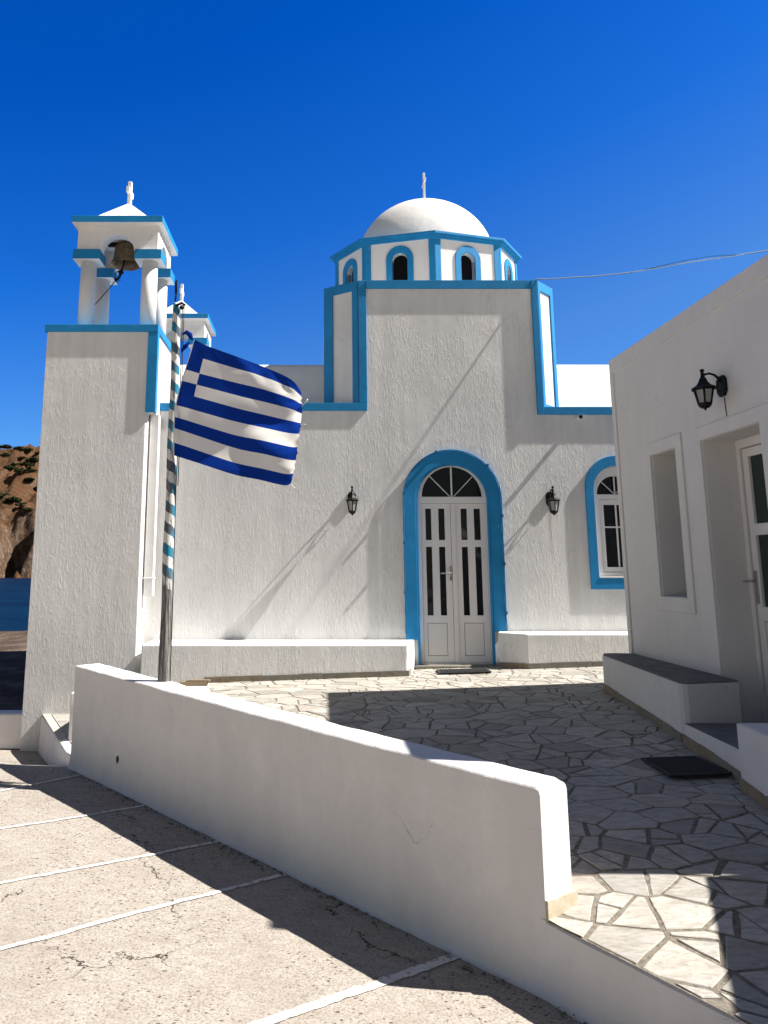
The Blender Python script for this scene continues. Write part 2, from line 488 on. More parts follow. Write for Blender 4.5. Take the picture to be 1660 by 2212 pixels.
M_sea = mat("sea_water", (0.004, 0.055, 0.13), 0.45, 0.04); t = NT(M_sea)
t.color(t.ramp(t.noise(t.mapping((0.05, 0.16, 1)), 1.0, 5, 0.6), [(0.35, (0.0004, 0.008, 0.026)), (0.65, (0.0008, 0.017, 0.042))]))
wv = t.noise(t.mapping((0.5, 1.1, 1)), 1.2, 6, 0.65)
t.normal(t.bump(wv, 0.35))
mb = MB(); mb.quad([(-9000, 22, -2.7), (9000, 22, -2.7), (9000, 16000, -2.7), (-9000, 16000, -2.7)])
mb.quad([(-9000, -60, -2.75), (-40, -60, -2.75), (-40, 22, -2.75), (-9000, 22, -2.75)])
tag(mb.build("sea_water", M_sea), kind='structure')

def hill_h(x, y):
    shore = 336 + 7 * noise.noise((x * .05, 0, 2)) + 2.5 * noise.noise((x * .2, 0, 7))
    d = y - shore
    if d < 0: return -6 + d * .3
    g = abs(x + 133.0 + 2.0 * noise.noise((y * .1, 3, 1)))
    gully = min(1, 1.5 * max(0, 1 - g / 8.5)) * smooth(0, 3, d) * (1 - smooth(18, 30, d))
    rk = noise.noise((x * .09, y * .09, 4)); rk2 = noise.noise((x * .3, y * .3, 5)); rk3 = noise.noise((x * .8, y * .8, 6))
    cliff = smooth(0, 13 + 4 * rk, d) * (23 + 6 * rk)
    slope = smooth(8, 95, d) * 46 + max(0, d - 95) * .12
    h = cliff + slope + rk2 * 2.6 * smooth(0, 6, d) + rk3 * 1.4
    h -= gully * 21
    c = max(0, 1 - abs(x + 128.0) / 3.2) * max(0, 1 - abs(d - 4) / 7)   # rock stack in the gully mouth
    return -3.2 + h + c * 11
hx = axis([(-300, -165, 6), (-165, -108, .75), (-108, 200, 14)])
hy = axis([(325, 372, .9), (372, 440, 2.5), (440, 700, 26)])
mb = MB()
mb.v = [(x, y, hill_h(x, y)) for y in hy for x in hx]
nx = len(hx)
for j in range(len(hy) - 1):
    for i in range(nx - 1):
        mb.f.append((j * nx + i, j * nx + i + 1, (j + 1) * nx + i + 1, (j + 1) * nx + i)); mb.mi.append(0); mb.sm.append(True)
M_hill = mat("dry_hillside", (0.2, 0.13, 0.08), 0.95, 0.05); t = NT(M_hill)
n1 = t.noise(t.obj, 0.05, 6, 0.65); n2 = t.noise(t.obj, 0.45, 6, 0.7)
c = t.ramp(n1, [(0.35, (0.115, 0.05, 0.024)), (0.55, (0.125, 0.065, 0.034)), (0.7, (0.075, 0.042, 0.026))])
c = t.mixc(t.ramp(n2, [(0.38, 0.75), (0.56, 0.0)]), c, (0.045, 0.034, 0.019))
c = t.mixc(t.ramp(n2, [(0.6, 0.0), (0.75, 0.5)]), c, (0.20, 0.13, 0.08))
gg = t.n('ShaderNodeNewGeometry'); sx = t.n('ShaderNodeSeparateXYZ'); t.link(gg.outputs['Normal'], sx.inputs[0])
steep = t.ramp(sx.outputs['Z'], [(0.42, 1.0), (0.68, 0.0)])
rock = t.ramp(t.noise(t.mapping((1, 1, 0.4)), 0.6, 7, 0.7), [(0.3, (0.03, 0.022, 0.018)), (0.5, (0.12, 0.075, 0.05)), (0.75, (0.26, 0.21, 0.165))])
c = t.mixc(steep, c, rock)
t.color(c)
t.normal(t.bump(n2, 1.6, 1.0))
tag(mb.build("hillside", M_hill), kind='structure')

M_shrub = mat("dark_shrub_leaves", (0.03, 0.04, 0.014), 0.9, 0.1); t = NT(M_shrub)
t.color(t.ramp(t.noise(t.obj, 0.8, 5, 0.7), [(0.35, (0.014, 0.02, 0.008)), (0.65, (0.05, 0.055, 0.02))]))
def shrub_mesh(seed):
    rr = random.Random(seed); mb = MB()
    for k in range(420):
        a = rr.uniform(0, 2 * math.pi); q = rr.random() ** .5; z = rr.random()
        p = Vector((math.cos(a) * q * 1.5, math.sin(a) * q * 1.3, z * (1.0 - .55 * q * q)))
        s = rr.uniform(.16, .38)
        u = Vector((rr.uniform(-1, 1), rr.uniform(-1, 1), rr.uniform(-1, 1))).normalized()
        w = u.orthogonal().normalized(); x = u.cross(w)
        mb.quad([p + w * s, p + x * s * .6, p - w * s, p - x * s * .6])
    return mb.build("hillside_shrub", M_shrub)
shr = [shrub_mesh(3), shrub_mesh(4), shrub_mesh(5)]
rr = random.Random(11)
spots = []
for (u, v, s) in [(12, 968, 2.3), (42, 972, 1.8), (60, 975, 1.9), (10, 990, 2.2), (50, 990, 1.5), (33, 1003, 1.3), (22, 1012, 2.0), (58, 1008, 2.4), (76, 1000, 2.6),
                  (45, 1018, 2.2), (70, 1018, 1.6), (64, 1038, 1.9), (8, 1072, 2.0), (84, 1056, 1.7), (30, 1085, 2.4), (48, 1092, 1.8), (59, 1110, 1.6), (88, 980, 2.0), (18, 955, 1.4), (36, 957, 1.1), (55, 955, 1.2), (70, 958, 1.6)]:
    a = (u - 689) / 1680; b = (915 - v) / 1680
    p_ = math.atan2(313, 1680)
    d = Vector((a, math.cos(p_) - b * math.sin(p_), math.sin(p_) + b * math.cos(p_)))
    y = 338
    while y < 560:
        q = d * (y / d.y) + Vector((0, 0, 1.3))
        if hill_h(q.x, q.y) > q.z: break
        y += .8
    if y < 560: spots.append((q.x, q.y, hill_h(q.x, q.y) - .3, s))
for i, (x, y, z, s) in enumerate(spots):
    src = shr[i % 3]
    o = src if i < 3 else src.copy()
    if i >= 3: COL.objects.link(o)
    o.location = (x, y, z); o.rotation_euler = (0, 0, rr.uniform(0, 6)); o.scale = (s * 1.15, s, s * .8)
    tag(o, "dark green shrub growing on the dry brown hillside across the bay", "shrub", "shrubs on the hillside across the bay")

# ------------------------------------------------------------------ terrace paving
EDGE = [(1.073, 4.031), (1.223, 3.824), (1.373, 3.617), (1.523, 3.41), (2.3, 2.42), (3.6, 0.8)]
WA = Vector((1.073, 4.039)); WB = Vector((-2.23, 7.42))          # outer face of the low wall
WD = (WB - WA).normalized(); WN = Vector((WD.y, -WD.x))          # WN points to the terrace
def clip(poly, p0, n):
    out = []
    for i in range(len(poly)):
        a, b = poly[i], poly[(i + 1) % len(poly)]
        da = (a[0] - p0[0]) * n[0] + (a[1] - p0[1]) * n[1]; db = (b[0] - p0[0]) * n[0] + (b[1] - p0[1]) * n[1]
        if da >= 0: out.append(a)
        if (da >= 0) != (db >= 0):
            k = da / (da - db); out.append((a[0] + (b[0] - a[0]) * k, a[1] + (b[1] - a[1]) * k))
    return out
def area(p): return .5 * sum(p[i][0] * p[(i + 1) % len(p)][1] - p[(i + 1) % len(p)][0] * p[i][1] for i in range(len(p)))
rs = random.Random(21)
seeds = []
tries = 0
while tries < 30000:
    tries += 1
    x, y = rs.uniform(-3.2, 4.6), rs.uniform(.9, 11.4)
    if (x - 1.07) + (y - 4.0) < -.6: continue
    m = .36 * rs.choice((.55, .8, 1.0, 1.2, 1.4)) * (.85 + .3 * rs.random())
    a = (x * .85 + y * .16, y * 1.15 - x * .08)
    if all((a[0] - q[2]) ** 2 + (a[1] - q[3]) ** 2 > m * m for q in seeds): seeds.append((x, y, a[0], a[1]))
DET = .85 * 1.15 + .16 * .08
cells = []
for s in seeds:
    near = [q for q in seeds if q is not s and abs(q[2] - s[2]) < 1.5 and abs(q[3] - s[3]) < 1.5]
    poly = [(s[2] - .9, s[3] - .9), (s[2] + .9, s[3] - .9), (s[2] + .9, s[3] + .9), (s[2] - .9, s[3] + .9)]
    for q in near:
        n = (s[2] - q[2], s[3] - q[3]); L = math.hypot(*n)
        poly = clip(poly, ((s[2] + q[2]) / 2, (s[3] + q[3]) / 2), (n[0] / L, n[1] / L))
        if len(poly) < 3: break
    if len(poly) < 3: continue
    poly = [((a * 1.15 - b * .16) / DET, (b * .85 + a * .08) / DET) for a, b in poly]
    stack = [poly]
    while stack:
        p = stack.pop(); A_ = area(p)
        lim = (.03 if rs.random() < .45 else .075)
        if A_ > lim and rs.random() < .86:
            c = Vector((sum(q[0] for q in p) / len(p), sum(q[1] for q in p) / len(p)))
            # cut mostly across the long side
            far_ = max(((Vector(q) - c) for q in p), key=lambda d: d.length)
            an = math.atan2(far_.y, far_.x) + rs.gauss(0, .45)
            n = (math.cos(an), math.sin(an)); o_ = c + Vector(n) * rs.uniform(-.22, .22) * far_.length
            h1, h2 = clip(p, o_, n), clip(p, o_, (-n[0], -n[1]))
            if len(h1) > 2 and len(h2) > 2: stack += [h1, h2]; continue
        cells.append(p)
mb = MB()
ED = (Vector(EDGE[3]) - Vector(EDGE[0])).normalized(); EN = Vector((-ED.y, ED.x))
for poly in cells:
    s = (sum(p[0] for p in poly) / len(poly), sum(p[1] for p in poly) / len(poly))
    if s[0] < -1.9 and s[1] < 9: continue
    # shrink for the joint, in real distance
    gap = rs.uniform(.005, .014) * (1.25 if s[1] < 5 else .95)
    c = (sum(p[0] for p in poly) / len(poly), sum(p[1] for p in poly) / len(poly))
    pp = poly
    for i in range(len(poly)):
        a, b = Vector(poly[i]), Vector(poly[(i + 1) % len(poly)])
        d = b - a
        if d.length < 1e-4: continue
        d.normalize(); n = Vector((-d.y, d.x))
        pp = clip(pp, a + n * gap, n)
        if len(pp) < 3: break
    if len(pp) >= 3:
        if s[1] > 4.05: pp = clip(pp, WA + WN * .1, WN)
        else: pp = clip(pp, Vector(EDGE[0]) + EN * .008, EN)
    if len(pp) >= 3: pp = clip(clip(pp, (-2.72, 0), (1, 0)), (0, 11.0), (0, -1))
    if len(pp) < 3 or area(pp) < .0022: continue
    # drop slivers at the corners, roughen the outline
    out = []
    for i in range(len(pp)):
        a, b = Vector(pp[i]), Vector(pp[(i + 1) % len(pp)])
        L = (b - a).length
        if L < .012: continue
        k = max(1, int(L / .09))
        for j in range(k):
            q = a.lerp(b, j / k)
            j_ = .007 if j else .004
            q += Vector((rs.uniform(-j_, j_), rs.uniform(-j_, j_)))
            out.append(q)
    if len(out) < 3: continue
    lift = rs.uniform(.003, .007)
    tx, ty = rs.uniform(-.008, .008), rs.uniform(-.008, .008)
    n = len(out); cc = Vector(c)
    top = []; mid = []; bot = []
    for q in out:
        z = zt(q.x, q.y); tl = (q.x - cc.x) * tx + (q.y - cc.y) * ty
        qi = q + (cc - q).normalized() * .005
        top.append((qi.x, qi.y, z + lift + tl)); mid.append((q.x, q.y, z + lift - .003 + tl)); bot.append((q.x, q.y, z - .012))
    fs = [tuple(range(n))]
    for i in range(n):
        j = (i + 1) % n
        fs.append((i, n + i, n + j, j)); fs.append((n + i, 2 * n + i, 2 * n + j, n + j))
    mb.mesh(top + mid + bot, fs, 0)
paving = mb.build("paving", M_stone); tag(paving, kind='structure')
# mortar bed: one sheet under the stones
tx_ = axis([(-2.72, 4.6, .22)]); ty_ = axis([(.8, 11.2, .22)])
mb = MB()
def inside(x, y):
    if x < -1.9 and y < 9.0: return False
    if y > 4.03: return (x - 1.073) * WN.x + (y - 4.039) * WN.y > .04
    d = (Vector(EDGE[3]) - Vector(EDGE[0])).normalized(); n = (-d.y, d.x)
    return (x - EDGE[0][0]) * n[0] + (y - EDGE[0][1]) * n[1] > 0
for i in range(len(tx_) - 1):
    for j in range(len(ty_) - 1):
        q = [(tx_[i], ty_[j]), (tx_[i + 1], ty_[j]), (tx_[i + 1], ty_[j + 1]), (tx_[i], ty_[j + 1])]
        c = (q[0][0] + .11, q[0][1] + .11)
        if c[1] > 4.05: q = clip(q, WA + WN * .05, WN)
        else:
            d = (Vector(EDGE[3]) - Vector(EDGE[0])).normalized(); q = clip(q, Vector(EDGE[0]), Vector((-d.y, d.x)))
        if len(q) >= 3 and not (c[0] < -1.9 and c[1] < 9.0):
            mb.quad([(a, b, zt(a, b)) for a, b in q], 0, True)
tag(mb.build("terrace", M_mortar), kind='structure')
# lower landing behind the gate gap
mb = MB()
mb.prism([(-2.25, 7.75), (-1.9, 7.3), (-1.9, 10.62), (-3.59, 10.62), (-2.585, 8.45)], -1.7, -.553, XY)
lan_ = mb.build("landing", M_stone); tag(lan_, kind='structure')
mb = MB(); rs2 = random.Random(5)
LK = [Vector((-2.25, 7.75)), Vector((-2.585, 8.45)), Vector((-3.59, 10.62))]
yy = 7.4
while yy < 10.58:
    h = rs2.uniform(.3, .5); xx = -4.5
    while xx < -1.95:
        w_ = rs2.uniform(.4, .75)
        q = rect(xx + .008, min(xx + w_, -1.93) - .008, yy + .008, min(yy + h, 10.58) - .008)
        for a, b in zip(LK[:-1], LK[1:]):
            d = (b - a).normalized(); q = clip(q, a + Vector((d.y, -d.x)) * .1, (d.y, -d.x)) if len(q) > 2 else q
        if len(q) > 2 and area(q) > .004: mb.prism(q, -.57, -.545, XY)
        xx += w_
    yy += h
tag(mb.build("landing_slabs", M_stone), kind='structure')

# ------------------------------------------------------------------ painted joint lines on the parking
LINES = [[(-3.9, 6.55), (-2.881, 7.40), (-2.60, 7.70)], [(-3.6, 5.75), (-2.572, 6.709), (-2.035, 7.219)], [(-3.3, 5.15), (-2.24, 5.892), (-1.738, 6.166), (-1.326, 6.48)],
         [(-3.1, 4.35), (-1.895, 5.043), (-1.467, 5.288), (-1.09, 5.532), (-.662, 5.824)], [(-3.0, 3.3), (-1.593, 4.3), (-1.061, 4.694), (-.609, 5.006), (-.21, 5.30)],
         [(-2.4, 2.35), (-.252, 3.765), (.253, 4.085), (.71, 4.391)]]
LLAB = ["farthest thin white line painted across the concrete near the gate gap", "second white line from the gate gap on the concrete", "third white line from the gate gap on the concrete",
        "white line across the middle of the cracked concrete", "second nearest white line on the concrete", "broad speckled white line nearest the camera on the concrete"]
for i, (ln, lb) in enumerate(zip(LINES, LLAB)):
    mb = MB(); rl = random.Random(40 + i)
    pts = []
    for a, b in zip(ln[:-1], ln[1:]):
        n = max(2, int((Vector(b) - Vector(a)).length / .025))
        pts += [Vector(a).lerp(Vector(b), k / n) for k in range(n)]
    pts.append(Vector(ln[-1]))
    d0 = (pts[-1] - pts[0]).normalized(); nn = Vector((-d0.y, d0.x))
    L, Rr = [], []
    wd = [.012, .014, .015, .016, .0185, .028][i]
    for k, p in enumerate(pts):
        off = .03 * noise.noise((k * .02, i * 7, 0)) + .008 * noise.noise((k * .12, i, 4))
        wl = wd * (1 + .45 * noise.noise((k * .3, i, 1)) + .4 * noise.noise((k * .9, i, 5))); wr = wd * (1 + .35 * noise.noise((k * .3, i, 9)) + .25 * noise.noise((k * .9, i, 2)))
        for (arr, s) in ((L, off + wl), (Rr, off - wr)):
            q = p + nn * s
            gz = zp(q.x, q.y) + 0.008 * noise.noise((q.x * .9, q.y * .9, 3)) + 0.003 * noise.noise((q.x * 4, q.y * 4, 1))
            arr.append((q.x, q.y, gz + .005))
    mb.mesh(L + Rr, [(k, k + 1, len(L) + k + 1, len(L) + k) for k in range(len(L) - 1)], 0, True)
    tag(mb.build("painted_line", M_line), lb, kind='structure')

# ------------------------------------------------------------------ low boundary wall with its retaining kerb
low = empty("boundary_wall", (1.07, 4.04, zp(1.07, 4.04)), "long low white wall with a sloping sunlit top between concrete and paved terrace", "wall")
mb = MB()
TH_W = .245
def wtop(k):   # along the wall from the near end
    return .25 + .02 * k + .155 * k ** 1.15
Lw = (WB - WA).length
rings = []
def ring_at(p, q, ztop, zin, n, sm=0.008):
    zb = zp(p.x, p.y) - .03
    e = (q - p).normalized()
    return [(p.x - n.x * .035, p.y - n.y * .035, zb), (p.x - n.x * .012, p.y - n.y * .012, zb + .07), (p.x, p.y, zb + .16), (p.x, p.y, ztop - sm), (p.x + e.x * sm, p.y + e.y * sm, ztop),
            (q.x - e.x * sm, q.y - e.y * sm, ztop), (q.x, q.y, ztop - sm), (q.x, q.y, zin)]
N = 90
for i in range(N, -1, -1):
    k = i / N
    p = WA + WD * (Lw * k); q = p + WN * TH_W
    if i == 0: q = Vector((1.242, 4.165))
    j1, j2, j3 = (.006 * noise.noise((k * f_, s_, 0)) + .003 * noise.noise((k * f_ * 4, s_, 5)) for f_, s_ in ((20, 0), (17, 3), (14, 9)))
    p = p + WN * j1; q = q + WN * j2
    rings.append(ring_at(p, q, wtop(k) + j3, zt(q.x, q.y) - .4, WN))
p, q = WA.copy(), Vector((1.242, 4.165))
d_ = Vector((WD.y, -WD.x)); out_ = -WD
rings[-1] = ring_at(p - out_ * .025, q - out_ * .03, wtop(0), zt(q.x, q.y) - .4, WN)
rings.append(ring_at(p - out_ * .006, q - out_ * .006, wtop(0) - .004, zt(q.x, q.y) - .4, WN, .012))
rings.append(ring_at(p, q, wtop(0) - .02, zt(q.x, q.y) - .4, WN, .016))
zk = zt(p.x, p.y)
rings.append(ring_at(p, q, zk - .004, zt(q.x, q.y) - .4, WN, .012))
path = [Vector(p) for p in EDGE]
P2 = []
for a, b in zip(path[:-1], path[1:]):
    n = max(2, int((b - a).length / .07)); P2 += [a.lerp(b, k / n) for k in range(n)]
P2.append(path[-1])
for i, p in enumerate(P2):
    if i == 0: continue
    d = (P2[min(i + 1, len(P2) - 1)] - P2[max(0, i - 1)]).normalized(); n = Vector((-d.y, d.x))
    p = p + n * (.004 * noise.noise((i * .35, 2, 2)))
    rings.append(ring_at(p, p + n * .2, zt(p.x, p.y) - .004 + .004 * noise.noise((i * .5, 7, 2)), zt(p.x, p.y) - .5, n, .012))
m = len(rings[0])
mb.mesh([q for r in rings for q in r], [(i * m + j, (i + 1) * m + j, (i + 1) * m + (j + 1) % m, i * m + (j + 1) % m) for i in range(len(rings) - 1) for j in range(m)], 0, False)
mb.quad(rings[0]); mb.quad(list(reversed(rings[-1])))
wall_o = mb.build("wall_body", M_wallw, low, 0.0)
crumbs = MB(); rc = random.Random(9)
for _ in range(170):
    k = rc.uniform(-.12, .97); p = WA + WD * (Lw * k) - WN * (abs(rc.gauss(.0, .03)) + .04)
    s_ = rc.uniform(.004, .013) * (1.3 if rc.random() < .15 else 1)
    b_ = [(p.x + s_ * rc.uniform(.6, 1.3) * a, p.y + s_ * rc.uniform(.6, 1.3) * b, zp(p.x, p.y) + .006 + s_ * c * rc.uniform(.5, .9)) for a, b, c in ((1, 0, 0), (0, 1, 0), (-1, 0, 0), (0, -1, 0), (0, 0, 1), (0, 0, -1))]
    crumbs.mesh(b_, [(0, 1, 4), (1, 2, 4), (2, 3, 4), (3, 0, 4), (1, 0, 5), (2, 1, 5), (3, 2, 5), (0, 3, 5)])
tag(crumbs.build("mortar_rubble", M_mortar), kind='stuff')
# skirting tile at the wall end
mb = MB()
a = Vector((1.073, 4.039)); b = Vector((1.242, 4.165)); d = (b - a).normalized(); n = Vector((d.y, -d.x))
za = zt(1.1, 4.03)
poly = [a + n * .002 - d * .004, a + n * .018 - d * .004, b + n * .018 + d * .02, b + n * .002 + d * .02]
mb.prism([tuple(p) for p in poly], za - .01, za + .085, XY)
mb.build("skirting_tile", M_tile_l, low, .003)
# drain hole and scratches in the shaded face
mb = MB(); c0 = WA + WD * 3.92
mb.mesh([(c0.x - WN.x * .004 + WD.x * .017 * math.cos(a_), c0.y - WN.y * .004 + WD.y * .017 * math.cos(a_), -.255 + .03 * math.sin(a_)) for a_ in [i * math.pi / 8 for i in range(16)]], [tuple(range(16))])
mb.build("drain_hole", mat("hole_brown", (0.06, 0.05, 0.045), .95), low)  # flat dark brown disc stands for the opening
# low kerb across the gate gap
mb = MB()
ring = []
KP = [Vector((-2.21, 7.60)), Vector((-2.29, 7.86)), Vector((-2.585, 8.45)), Vector((-3.05, 9.45)), Vector((-3.62, 10.66))]
for i, (p, zk) in enumerate(zip(KP, (-.40, -.48, -.545, -.56, -.58))):
    d = (KP[min(i + 1, 4)] - KP[max(0, i - 1)]).normalized(); n = Vector((d.y, -d.x))
    zb = -1.7
    zg = zp(p.x - .05, p.y)
    ring.append([(p.x - n.x * .03, p.y - n.y * .03, zb), (p.x - n.x * .012, p.y - n.y * .012, zg + .05), (p.x, p.y, zk), (p.x + n.x * .1, p.y + n.y * .1, zk + .002), (p.x + n.x * .1, p.y + n.y * .1, zb)])
m = 5
mb.mesh([q for r in ring for q in r], [(i * m + j, (i + 1) * m + j, (i + 1) * m + (j + 1) % m, i * m + (j + 1) % m) for i in range(len(ring) - 1) for j in range(m)])
mb.quad(ring[0]); mb.quad(list(reversed(ring[-1])))
mb.build("gate_kerb", M_wallw, low, .02)

# low white wall running left from the tower's front corner
TX0_ = -3.80
mb = MB()
mb.box(-14.0, TX0_, 10.66, 10.95, -1.7, -.56)
wl = mb.build("garden_wall", M_wallw, None, .03, 3); tag(wl, "knee-high plain white wall at the far left edge, running left from the bell tower's foot", "wall")
# stair kerb block seen beyond the wall's far end
mb = MB(); mb.box(-2.745, -2.2, 9.0, 9.25, -.7, -.05)
sb = mb.build("stair_block", M_wallw, None, .015); tag(sb, "small white step block in the gap between bell tower and low wall", "step")

# ------------------------------------------------------------------ church
church = empty("church", (1.0, 11.0, -.3), "whitewashed church with blue trim, white dome on an octagonal drum and two open bell towers", "church")
DX, DR, DZ = 1.884, .527, 2.252
door_hole = arch(DX, DR + .0, DZ, -.2)
win_hole = arch(4.219, .33, 2.40, 1.174)
mb = MB()
outer = [(-2.40, -.9), (9.0, -.9), (9.0, 3.58), (.586, 3.58), (.586, 3.64), (-2.40, 3.64)]
mb.prism(outer, 11.0, 11.4, XZ, [door_hole, win_hole])
blk = [(.586, 11.0), (3.235, 11.0), (3.563, 11.35), (3.563, 15.3), (.089, 15.3), (.089, 11.35)]
mb.prism(blk, 3.58, 5.50, XY, caps=(False, True))
facade = mb.build("wall", M_plas, church)
# other walls (north, west, east)
mb = MB()
mb.box(-3.75, 9.0, 15.9, 16.3, -.9, 3.6); mb.box(-3.75, -3.4, 11.9, 15.9, -.9, 4.4); mb.box(8.6, 9.0, 11.4, 15.9, -.9, 4.3)
mb.build("wall", M_plas, church)
# vaulted roof behind the parapet
mb = MB()
prof = [(11.42, 3.60), (11.60, 3.98), (11.76, 4.25), (11.90, 4.42), (12.05, 4.50), (12.3, 4.55), (13.4, 4.60), (14.6, 4.55), (15.0, 4.40), (15.4, 4.0), (15.7, 3.6), (15.7, 3.0), (11.42, 3.0)]
mb.prism(prof, -3.38, 8.6, YZ)
rf = mb.build("roof", M_white, church)
for p in rf.data.polygons: p.use_smooth = False

# blue trims on the facade: each band is proud of the wall
PR = .022
mb = MB()
mb.box(-2.292, .700, 11 - PR, 11.06, 3.535, 3.65); mb.box(-2.292, .56, 11.06, 11.41, 3.64, 3.65)       # left parapet
mb.box(.588, .702, 11 - PR, 11.02, 3.652, 5.512)                                                     # raised block, left edge
mb.box(.704, 3.148, 11 - .032, 11.02, 5.385, 5.512)
mb.box(3.15, 3.237, 11 - .042, 11.02, 3.478, 5.512)
mb.box(3.239, 9.0, 11 - .034, 11.06, 3.478, 3.59); mb.box(3.3, 9.0, 11.06, 11.41, 3.58, 3.59)
mb.build("blue_trim", M_blue, church, .004)
# chamfer bands
def chamfer(a, b, name, inset0, inset1):
    a = Vector(a); b = Vector(b); d = (b - a).normalized(); L = (b - a).length
    n = Vector((d.y, -d.x))
    if n.y > 0: n = -n
    f = lambda u, v, w: (a.x + d.x * u + n.x * w, a.y + d.y * u + n.y * w, v)
    mb = MB()
    z0 = 3.595
    mb.prism([(0, z0), (L, z0), (L, 5.512), (0, 5.512)], -.01, PR, f, [[(inset0, z0 + .05), (L - inset1, z0 + .05), (L - inset1, 5.37), (inset0, 5.37)]])
    return mb.build(name, M_blue, church, .003)
chamfer((.586, 11.0), (.089, 11.35), "blue_trim", .10, .16)
chamfer((3.237, 11.0), (3.563, 11.35), "blue_trim", .07, .09)

# door: blue surround, lining, frame, fanlight, two leaves
door = MB()
ring_o = arch(DX - .002, .684, DZ + .02, .345, 28, .452)
ring_i = arch(DX, DR - .004, DZ, .345, 28, .452)
# open ring outline: outer there, inner back
outl = ring_o + list(reversed(ring_i))
door.prism(outl, 11 - .03, 11.01, XZ)
o_l = arch(DX, DR - .001, DZ, -.03, 28); i_l = arch(DX, DR - .03, DZ, -.03, 28)
door.prism(o_l + list(reversed(i_l)), 10.985, 11.12, XZ)
door.build("door_surround", M_blue, church, .004)
dr = MB()
fo = arch(DX + .01, DR - .032, DZ, .0, 28)
fan = arch(DX + .01, .43, 2.302, 2.302, 24)[1:-1]
dr.prism(fo, 11.06, 11.14, XZ, [fan, rect(1.445, 2.372, .024, 2.211)])
for an in (90, 46, 134):
    c_, s_ = math.cos(R(an)), math.sin(R(an)); w_ = .011
    base_ = (DX + .01 + .03 * c_, 2.302)
    q = [(base_[0] + s_ * w_, 2.30 - c_ * w_ * 0), (base_[0] + s_ * w_ + c_ * .425, 2.302 + s_ * .425), (base_[0] - s_ * w_ + c_ * .425, 2.302 + s_ * .425), (base_[0] - s_ * w_, 2.30)]
    if s_ < 0: q.reverse()
    dr.prism(q, 11.075, 11.10, XZ)
frame = dr.build("door_frame", M_pvc, church, .004)
mb = MB(); mb.prism(arch(DX + .01, .44, 2.302, 2.29, 20), 11.105, 11.115, XZ)
mb.build("fanlight_glass", M_glass, frame)
def leaf(x0, x1, pan, panel, handle):
    holes = [rect(*p) for p in pan] + [rect(*panel)]
    mb = MB(); mb.prism(rect(x0, x1, .03, 2.205), 11.085, 11.135, XZ, holes)
    # lower panel, set back behind a thin groove
    a, b, c, d = panel
    mb.box(a + .006, b - .006, 11.092, 11.12, c + .006, d - .006)
    o = mb.build("door_leaf", M_pvc, church, .003)
    g = MB()
    for a, b, c, d in pan: g.box(a - .01, b + .01, 11.115, 11.122, c - .01, d + .01)
    g.build("glass_panes", M_glass, o)
    g = MB(); a, b, c, d = panel
    g.box(a - .005, b + .005, 11.121, 11.127, c - .005, d + .005); g.build("panel_groove", M_gap, o)
    if handle:
        h = MB(); h.box(1.835, 1.862, 11.072, 11.085, 1.13, 1.33)
        h.tube([(1.848, 11.08, 1.235), (1.848, 11.03, 1.235), (1.83, 11.025, 1.235), (1.70, 11.025, 1.233)], .010, 8)
        h.build("handle", M_metal, o, .002)
        k = MB(); k.box(1.843, 1.853, 11.069, 11.075, 1.145, 1.185); k.build("keyhole", M_gap, o)
    return o
leaf(1.449, 1.868, [(1.513, 1.595, 1.695, 2.137), (1.697, 1.785, 1.695, 2.137), (1.511, 1.596, .66, 1.60), (1.695, 1.783, .66, 1.60)], (1.507, 1.781, .118, .558), True)
leaf(1.872, 2.368, [(2.014, 2.103, 1.695, 2.137), (2.200, 2.292, 1.695, 2.137), (2.015, 2.102, .66, 1.60), (2.201, 2.291, .66, 1.60)], (2.014, 2.286, .118, .558), False)
mb = MB(); mb.box(1.872, 1.935, 11.072, 11.084, .03, 2.205); mb.build("door_strip", M_pvc, church, .003)
mb = MB(); mb.box(1.30, 2.46, 10.85, 11.3, -.2, .012); mb.box(1.36, 2.42, 11.12, 11.3, .012, .02)
mb.build("threshold", M_tile, church, .006)

# window on the right
mb = MB()
ro = arch(4.219, .449, 2.43, 1.018, 24); ri = arch(4.219, .332, 2.40, 1.174, 24)
mb.prism(ro, 11 - .028, 11.01, XZ, [ri]); mb.build("window_surround", M_blue, church, .004)
fr = MB()
fan = arch(4.219, .265, 2.335, 2.335, 20)[1:-1]
fr.prism(arch(4.219, .326, 2.40, 1.18, 24), 11.05, 11.12, XZ, [fan, rect(3.975, 4.463, 1.245, 2.265)])
fr.prism(rect(3.98, 4.458, 1.25, 2.26), 11.065, 11.11, XZ, [rect(4.04, 4.398, 1.32, 2.19)])
fr.box(4.208, 4.23, 11.08, 11.1, 1.32, 2.19); fr.box(4.04, 4.398, 11.082, 11.1, 1.865, 1.885)
for an in (90, 45, 135):
    c_, s_ = math.cos(R(an)), math.sin(R(an)); w_ = .009
    q = [(4.219 + s_ * w_, 2.335), (4.219 + s_ * w_ + c_ * .262, 2.335 + s_ * .262), (4.219 - s_ * w_ + c_ * .262, 2.335 + s_ * .262), (4.219 - s_ * w_, 2.335)]
    fr.prism(q, 11.075, 11.095, XZ)
wf = fr.build("window", M_pvc, church, .003)
mb = MB(); mb.prism(arch(4.219, .27, 2.335, 1.3, 20), 11.112, 11.118, XZ); mb.build("pane", M_glass, wf)
mb = MB(); mb.box(3.895, 4.543, 10.965, 11.06, 1.172, 1.192); mb.build("window_sill", M_white, wf, .003)
